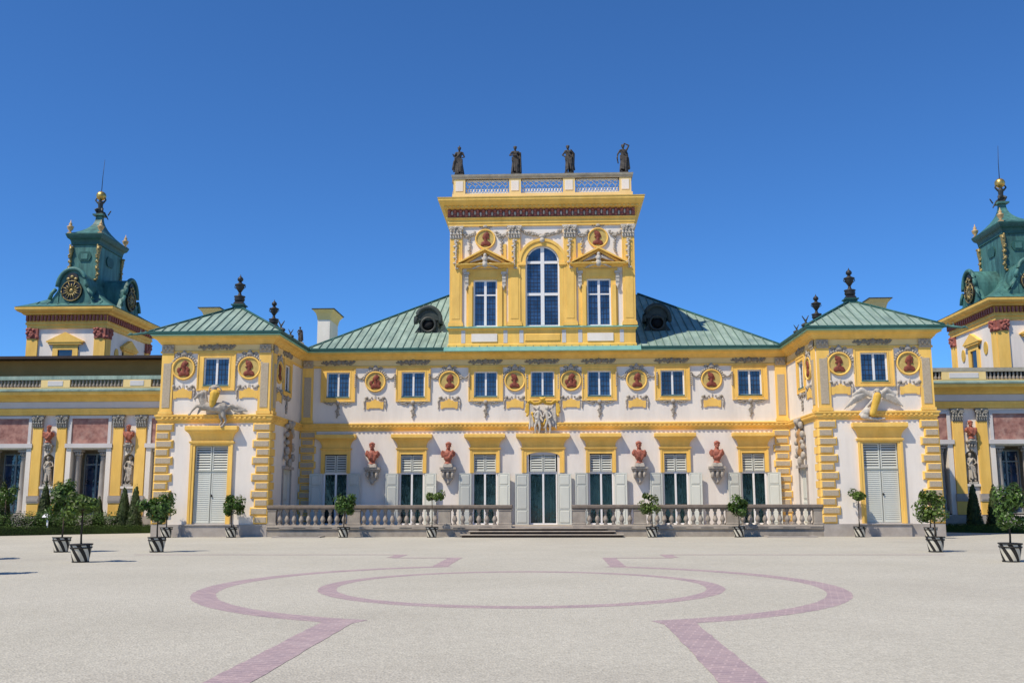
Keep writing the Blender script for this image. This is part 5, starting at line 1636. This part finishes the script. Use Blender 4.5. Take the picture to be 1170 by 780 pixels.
for k in range(6):
    rx, rz, zc, n = ((.46, .52, 1.62, 1250), (.44, .40, 1.70, 800), (.52, .58, 1.66, 1500), (.46, .24, 1.90, 480), (.48, .46, 1.60, 1150), (.40, .50, 1.70, 760))[k]
    cm, cs = crown(60 + k, rx, rz, zc, n, .115, (10, 7, 12, 6, 9, 7)[k])
    R = random.Random(k)
    tm = MB(); zt = zc - rz * .35
    tm.tube([(0, 0, .42), (.01, .01, .8), (-.012, 0, zt)], [.032, .027, .024], 7)
    for c, r in cs: tm.tube([(-.012, 0, zt - .05), tuple(Vector((0, 0, zt)).lerp(c, .55) + Vector((0, 0, .03))), tuple(c)], [.018, .012, .006], 5)
    VAR.append((cm.mesh("crown", (LEAF, LEAFB, LEAF, LEAFB, LEAF, LEAFB)[k]), tm.mesh("trunk", BARK)))
m = MB(); nst = 7
pot = MB(); H = .53; rb, rt_ = .225, .315
prof = [(rb + (rt_ - rb) * t, H * t) for t in [i / 8 for i in range(9)]]
mats = ([0, 0, 1, 1] * nst)
pot.lathe(prof, n=len(mats), mats=mats, twist=-2.1, smooth=True)
POT = pot.mesh("pot", [WOODW, WOODB])
rr = rb + (rt_ - rb) * .8
BANDS = [MB().lathe(q, n=35).mesh("hoop", WOODB) for q in ([(rr + .0, .405), (rr + .014, .405), (rr + .02, .445), (rr + .0, .445)], [(rt_ - .02, .50), (rt_ + .016, .505), (rt_ + .018, .535), (rt_ - .03, .535)], [(rb - .002, 0), (rb + .012, 0), (rb + .018, .035), (rb + .0, .035)])]
m = MB(); m.lathe([(rt_ - .03, .47), (.0001, .49)], n=20); SOILM = m.mesh("soil", SOIL)
VARZ = (1.62, 1.70, 1.66, 1.90, 1.60, 1.70)
CSC = [1.15, 1.2, 1.3, 1.2, 1.32, 1.3, 1.25, 1.25, 1.3, 1.35, 1.35, 1.3, 1.04, 1.2, 1.2]
TREES = [(-17.08, -17, 2, 1.08, "largest potted citrus tree, second from the left edge before the left garden"), (-13.37, -23.3, 1, .95, "potted tree nearest the viewer on the left, on the open gravel"),
         (-13.6, -17, 4, 1.02, "bushy potted tree on the gravel before the left pavilion corner"), (-19.48, -.95, 5, .92, "potted tree against the left pavilion, left of its shuttered door"),
         (-16.07, -.95, 0, 1.03, "potted tree against the left pavilion, right of its shuttered door"), (-10.22, -1.0, 0, 1.06, "potted tree at the left balustrade, nearer the left pavilion"),
         (-5.64, -1.05, 3, 1.06, "sparse potted tree at the left balustrade, beside the steps"), (5.61, -1.05, 5, .98, "potted tree at the right balustrade, beside the steps"),
         (9.99, -1.0, 4, 1.02, "potted tree at the right balustrade, nearer the right pavilion"), (16.05, -.95, 3, 1.05, "sparse potted tree against the right pavilion, left of its shuttered door"),
         (18.75, -3.2, 1, 1.06, "light green potted tree just behind another pot before the right pavilion corner"), (13.8, -17, 5, .9, "potted tree on the gravel in front of another before the right pavilion corner"),
         (13.68, -23, 2, .92, "large potted tree at the right edge of the gravel"), (-14.0, -28.9, 2, 1.0, "potted tree beyond the left edge, known by its nearer shadow"), (-17.6, -22.1, 4, 1.0, "potted tree beyond the left edge, known by its farther shadow")]
for i, (x, y, v, sc, lab) in enumerate(TREES):
    t = thing("potted_tree", lab, "potted tree", (x, y, 0.0), random.Random(i).uniform(0, 6), group="citrus trees in striped pots")
    t.rotation_euler = (RND.uniform(-.025, .025), RND.uniform(-.025, .025), t.rotation_euler.z)
    mk("pot", POT, t); [mk("hoop", q, t) for q in BANDS]; mk("soil", SOILM, t)
    mk("trunk", VAR[v][1], t, (0, 0, 0), i * 1.3, (1, 1, sc)); cs_ = CSC[i]
    mk("crown", VAR[v][0], t, (0, 0, VARZ[v] * (sc - cs_)), i * 1.3, (cs_, cs_, cs_))

def topiary(h, r, seed, n):
    R = random.Random(seed); m = MB()
    m.lathe([(r * .8, .0), (r * .82, .2), (r * .62, h * .5), (r * .3, h * .85), (.02, h * .97)], n=10)
    for k in range(n):
        t = 1 - sqrt(R.random() * .98); z = .03 + t * h
        rr = r * (1 - t) ** .8 * R.uniform(.88, 1.1) + .03; a = R.uniform(0, 2 * pi)
        leaf_quad(m, Vector((rr * cos(a), rr * sin(a), z)), Vector((cos(a), sin(a), .4 + R.uniform(-.4, .4))), R.uniform(.09, .16), R)
    return m
TOP = [topiary(2.6, .55, 1, 1500).mesh("topiary_yew", YEW), topiary(2.2, .42, 2, 1200).mesh("topiary_yew", YEW)]
for i, (x, y, k, sc, lab) in enumerate(((-25.6, 7.9, 0, 1.07, "dark conical yew left of its twin, nearest the left pavilion"), (-24.75, 7.5, 1, 1.30, "slim dark yew nearest the left pavilion, right of its twin"),
        (-30.4, 7.6, 1, 1.38, "dark yew before the pilasters at the far left, behind a potted tree"), (-29.1, 7.6, 0, 1.22, "dark yew rising between the two largest potted trees on the left"),
        (-32.9, 7.4, 1, 1.45, "dark yew at the left edge of the photo, before a window"), (-27.2, 8.0, 0, .85, "low dark yew behind the potted tree on the left gravel"),
        (25.3, 7.6, 1, 1.3, "slim conical yew nearest the right pavilion, below the niche statue"), (26.45, 7.5, 0, 1.06, "wider conical yew before the right wing, by the photo's right edge"))):
    tag(mk("topiary_yew", TOP[k], None, (x, y, .02), i * 1.1, (sc * .88, sc * .88, sc)), lab, "topiary", "clipped conical yews")
def hedge(pts, w, h, seed, dens=260):
    R = random.Random(seed); m = MB()
    for (xa, ya), (xb, yb) in zip(pts, pts[1:]):
        L = sqrt((xb - xa) ** 2 + (yb - ya) ** 2); dx, dy = (xb - xa) / L, (yb - ya) / L; nx, ny = -dy, dx
        P = lambda u, v, z: (xa + dx * u + nx * v, ya + dy * u + ny * v, z)
        k = w / 2 - .06
        m.add([P(0, -k, 0), P(L, -k, 0), P(L, k, 0), P(0, k, 0), P(0, -k, h - .05), P(L, -k, h - .05), P(L, k, h - .05), P(0, k, h - .05)], [(0, 1, 5, 4), (1, 2, 6, 5), (2, 3, 7, 6), (3, 0, 4, 7), (4, 5, 6, 7)])
        for i in range(int(L * dens)):
            u = R.uniform(0, L); f = R.random() * (2 * h + w)
            if f < h: p, d = P(u, -w / 2 + R.uniform(0, .05), f), Vector((-nx, -ny, R.uniform(-.3, .6)))
            elif f < h + w: p, d = P(u, f - h - w / 2, h + R.uniform(-.06, .05)), Vector((R.uniform(-.5, .5), R.uniform(-.5, .5), 1))
            else: p, d = P(u, w / 2 - R.uniform(0, .05), f - h - w), Vector((nx, ny, R.uniform(-.3, .6)))
            leaf_quad(m, Vector(p), d, R.uniform(.07, .13), R)
    return m
for s in (-1, 1):
    tag(hedge([(s * 22.4, 8.6), (s * 26.5, 5.6), (s * 31.5, .7), (s * 36, -2.5)], .55, .46, 5 + s, 330).build("box_hedge", BOXH), "low clipped box hedge edging the garden before the %s wing" % ("left" if s < 0 else "right"), "hedge")
    R = random.Random(77 + s); m = MB()
    for k in range(360 if s < 0 else 130):
        u = R.random(); x = 25.2 + 9 * u; y = 8.0 - 7.0 * u * R.uniform(.75, 1.0) + R.uniform(.1, 1.2)
        y = max(y, (8.6 - (x - 22.4) * .87) + .75)
        h = R.uniform(.7, 1.35) * (1 if s < 0 else .4)
        for j in range(34):
            v = Vector((R.gauss(0, .22), R.gauss(0, .22), 0)); z = h * R.random() ** .7
            leaf_quad(m, Vector((s * x, y, z)) + v * (.6 + .6 * z), Vector((R.uniform(-.6, .6), R.uniform(-.9, .3), 1)), R.uniform(.09, .17), R)
    o = m.build("shrubbery", LEAF2); tag(o, "loose light green shrubs growing before the %s wing" % ("left" if s < 0 else "right"), None, None, "stuff")
for i, (x, y, sc) in enumerate(((-31.2, 4.6, 1.0),)):
    cm, cs = crown(90, .9, .45, 2.25, 900, .15, 9)
    t = thing("garden_shrub", "spreading shrub with flat branches before the pilasters at the far left", "shrub", (x, y, 0))
    cm.build("crown", LEAF, t); tm = MB(); tm.tube([(0, 0, 0), (.05, 0, 1.2), (0, 0, 2.1)], [.06, .05, .03], 6); tm.build("trunk", BARK, t)
# little sign and the two drain grates
t = thing("information_sign", "small white slanted sign board on a thin post in the left garden", "sign", (-28.3, 3.95, 0))
m = MB(); m.box(-.04, .04, -.03, .03, 0, 1.0); m.build("post", SIGNW, t)
m = MB(); m.add([(-.26, -.16, .98), (.26, -.16, .98), (.26, .16, 1.16), (-.26, .16, 1.16), (-.26, -.16, 1.01), (.26, -.16, 1.01), (.26, .16, 1.19), (-.26, .16, 1.19)], [(0, 1, 2, 3), (4, 5, 6, 7), (0, 1, 5, 4), (1, 2, 6, 5), (2, 3, 7, 6), (3, 0, 4, 7)]); m.build("board", SIGNW, t)
for s in (-1, 1):
    t = thing("window_well", "flat stone rim with dark iron grating at the foot of the %s balustrade" % ("left" if s < 0 else "right"), "grating", (s * 12.6, -.75, 0), group="gratings by the terrace")
    m = MB(); m.box(-1.25, 1.25, -.62, -.45, 0, .07); m.box(-1.25, -1.08, -.45, .6, 0, .07); m.box(1.08, 1.25, -.45, .6, 0, .07); m.build("rim", STONE, t)
    m = MB(); m.box(-1.08, 1.08, -.45, .6, .005, .02)
    for k in range(24): m.box(-1.05 + k * .09, -1.03 + k * .09, -.44, .59, .021, .06)
    m.build("grate", IRON, t)

# unseen tall trees added behind the viewer to cut skylight on the facade
R = random.Random(321); m = MB()
for k in range(46):
    x = -95 + 190 * k / 45 + R.uniform(-2, 2); y = -104 - R.uniform(0, 14); h = R.uniform(15, 21)
    m.m = 1; m.tube([(x, y, 0), (x + .2, y, h * .5)], [.38, .2], 6); m.m = 0
    for j in range(170):
        v = Vector((R.gauss(0, 1), R.gauss(0, 1), R.gauss(0, 1))).normalized() * R.random() ** .4
        leaf_quad(m, Vector((x + v.x * 4.6, y + v.y * 3.5, h * .56 + v.z * h * .44)), v + Vector((0, 0, .3)), R.uniform(1.2, 2.2), R)
o = m.build("added_tree_belt", [LEAF, BARK]); tag(o, "belt of tall leafy trees added out of view behind the viewer to dim the skylight", None, None, "stuff")
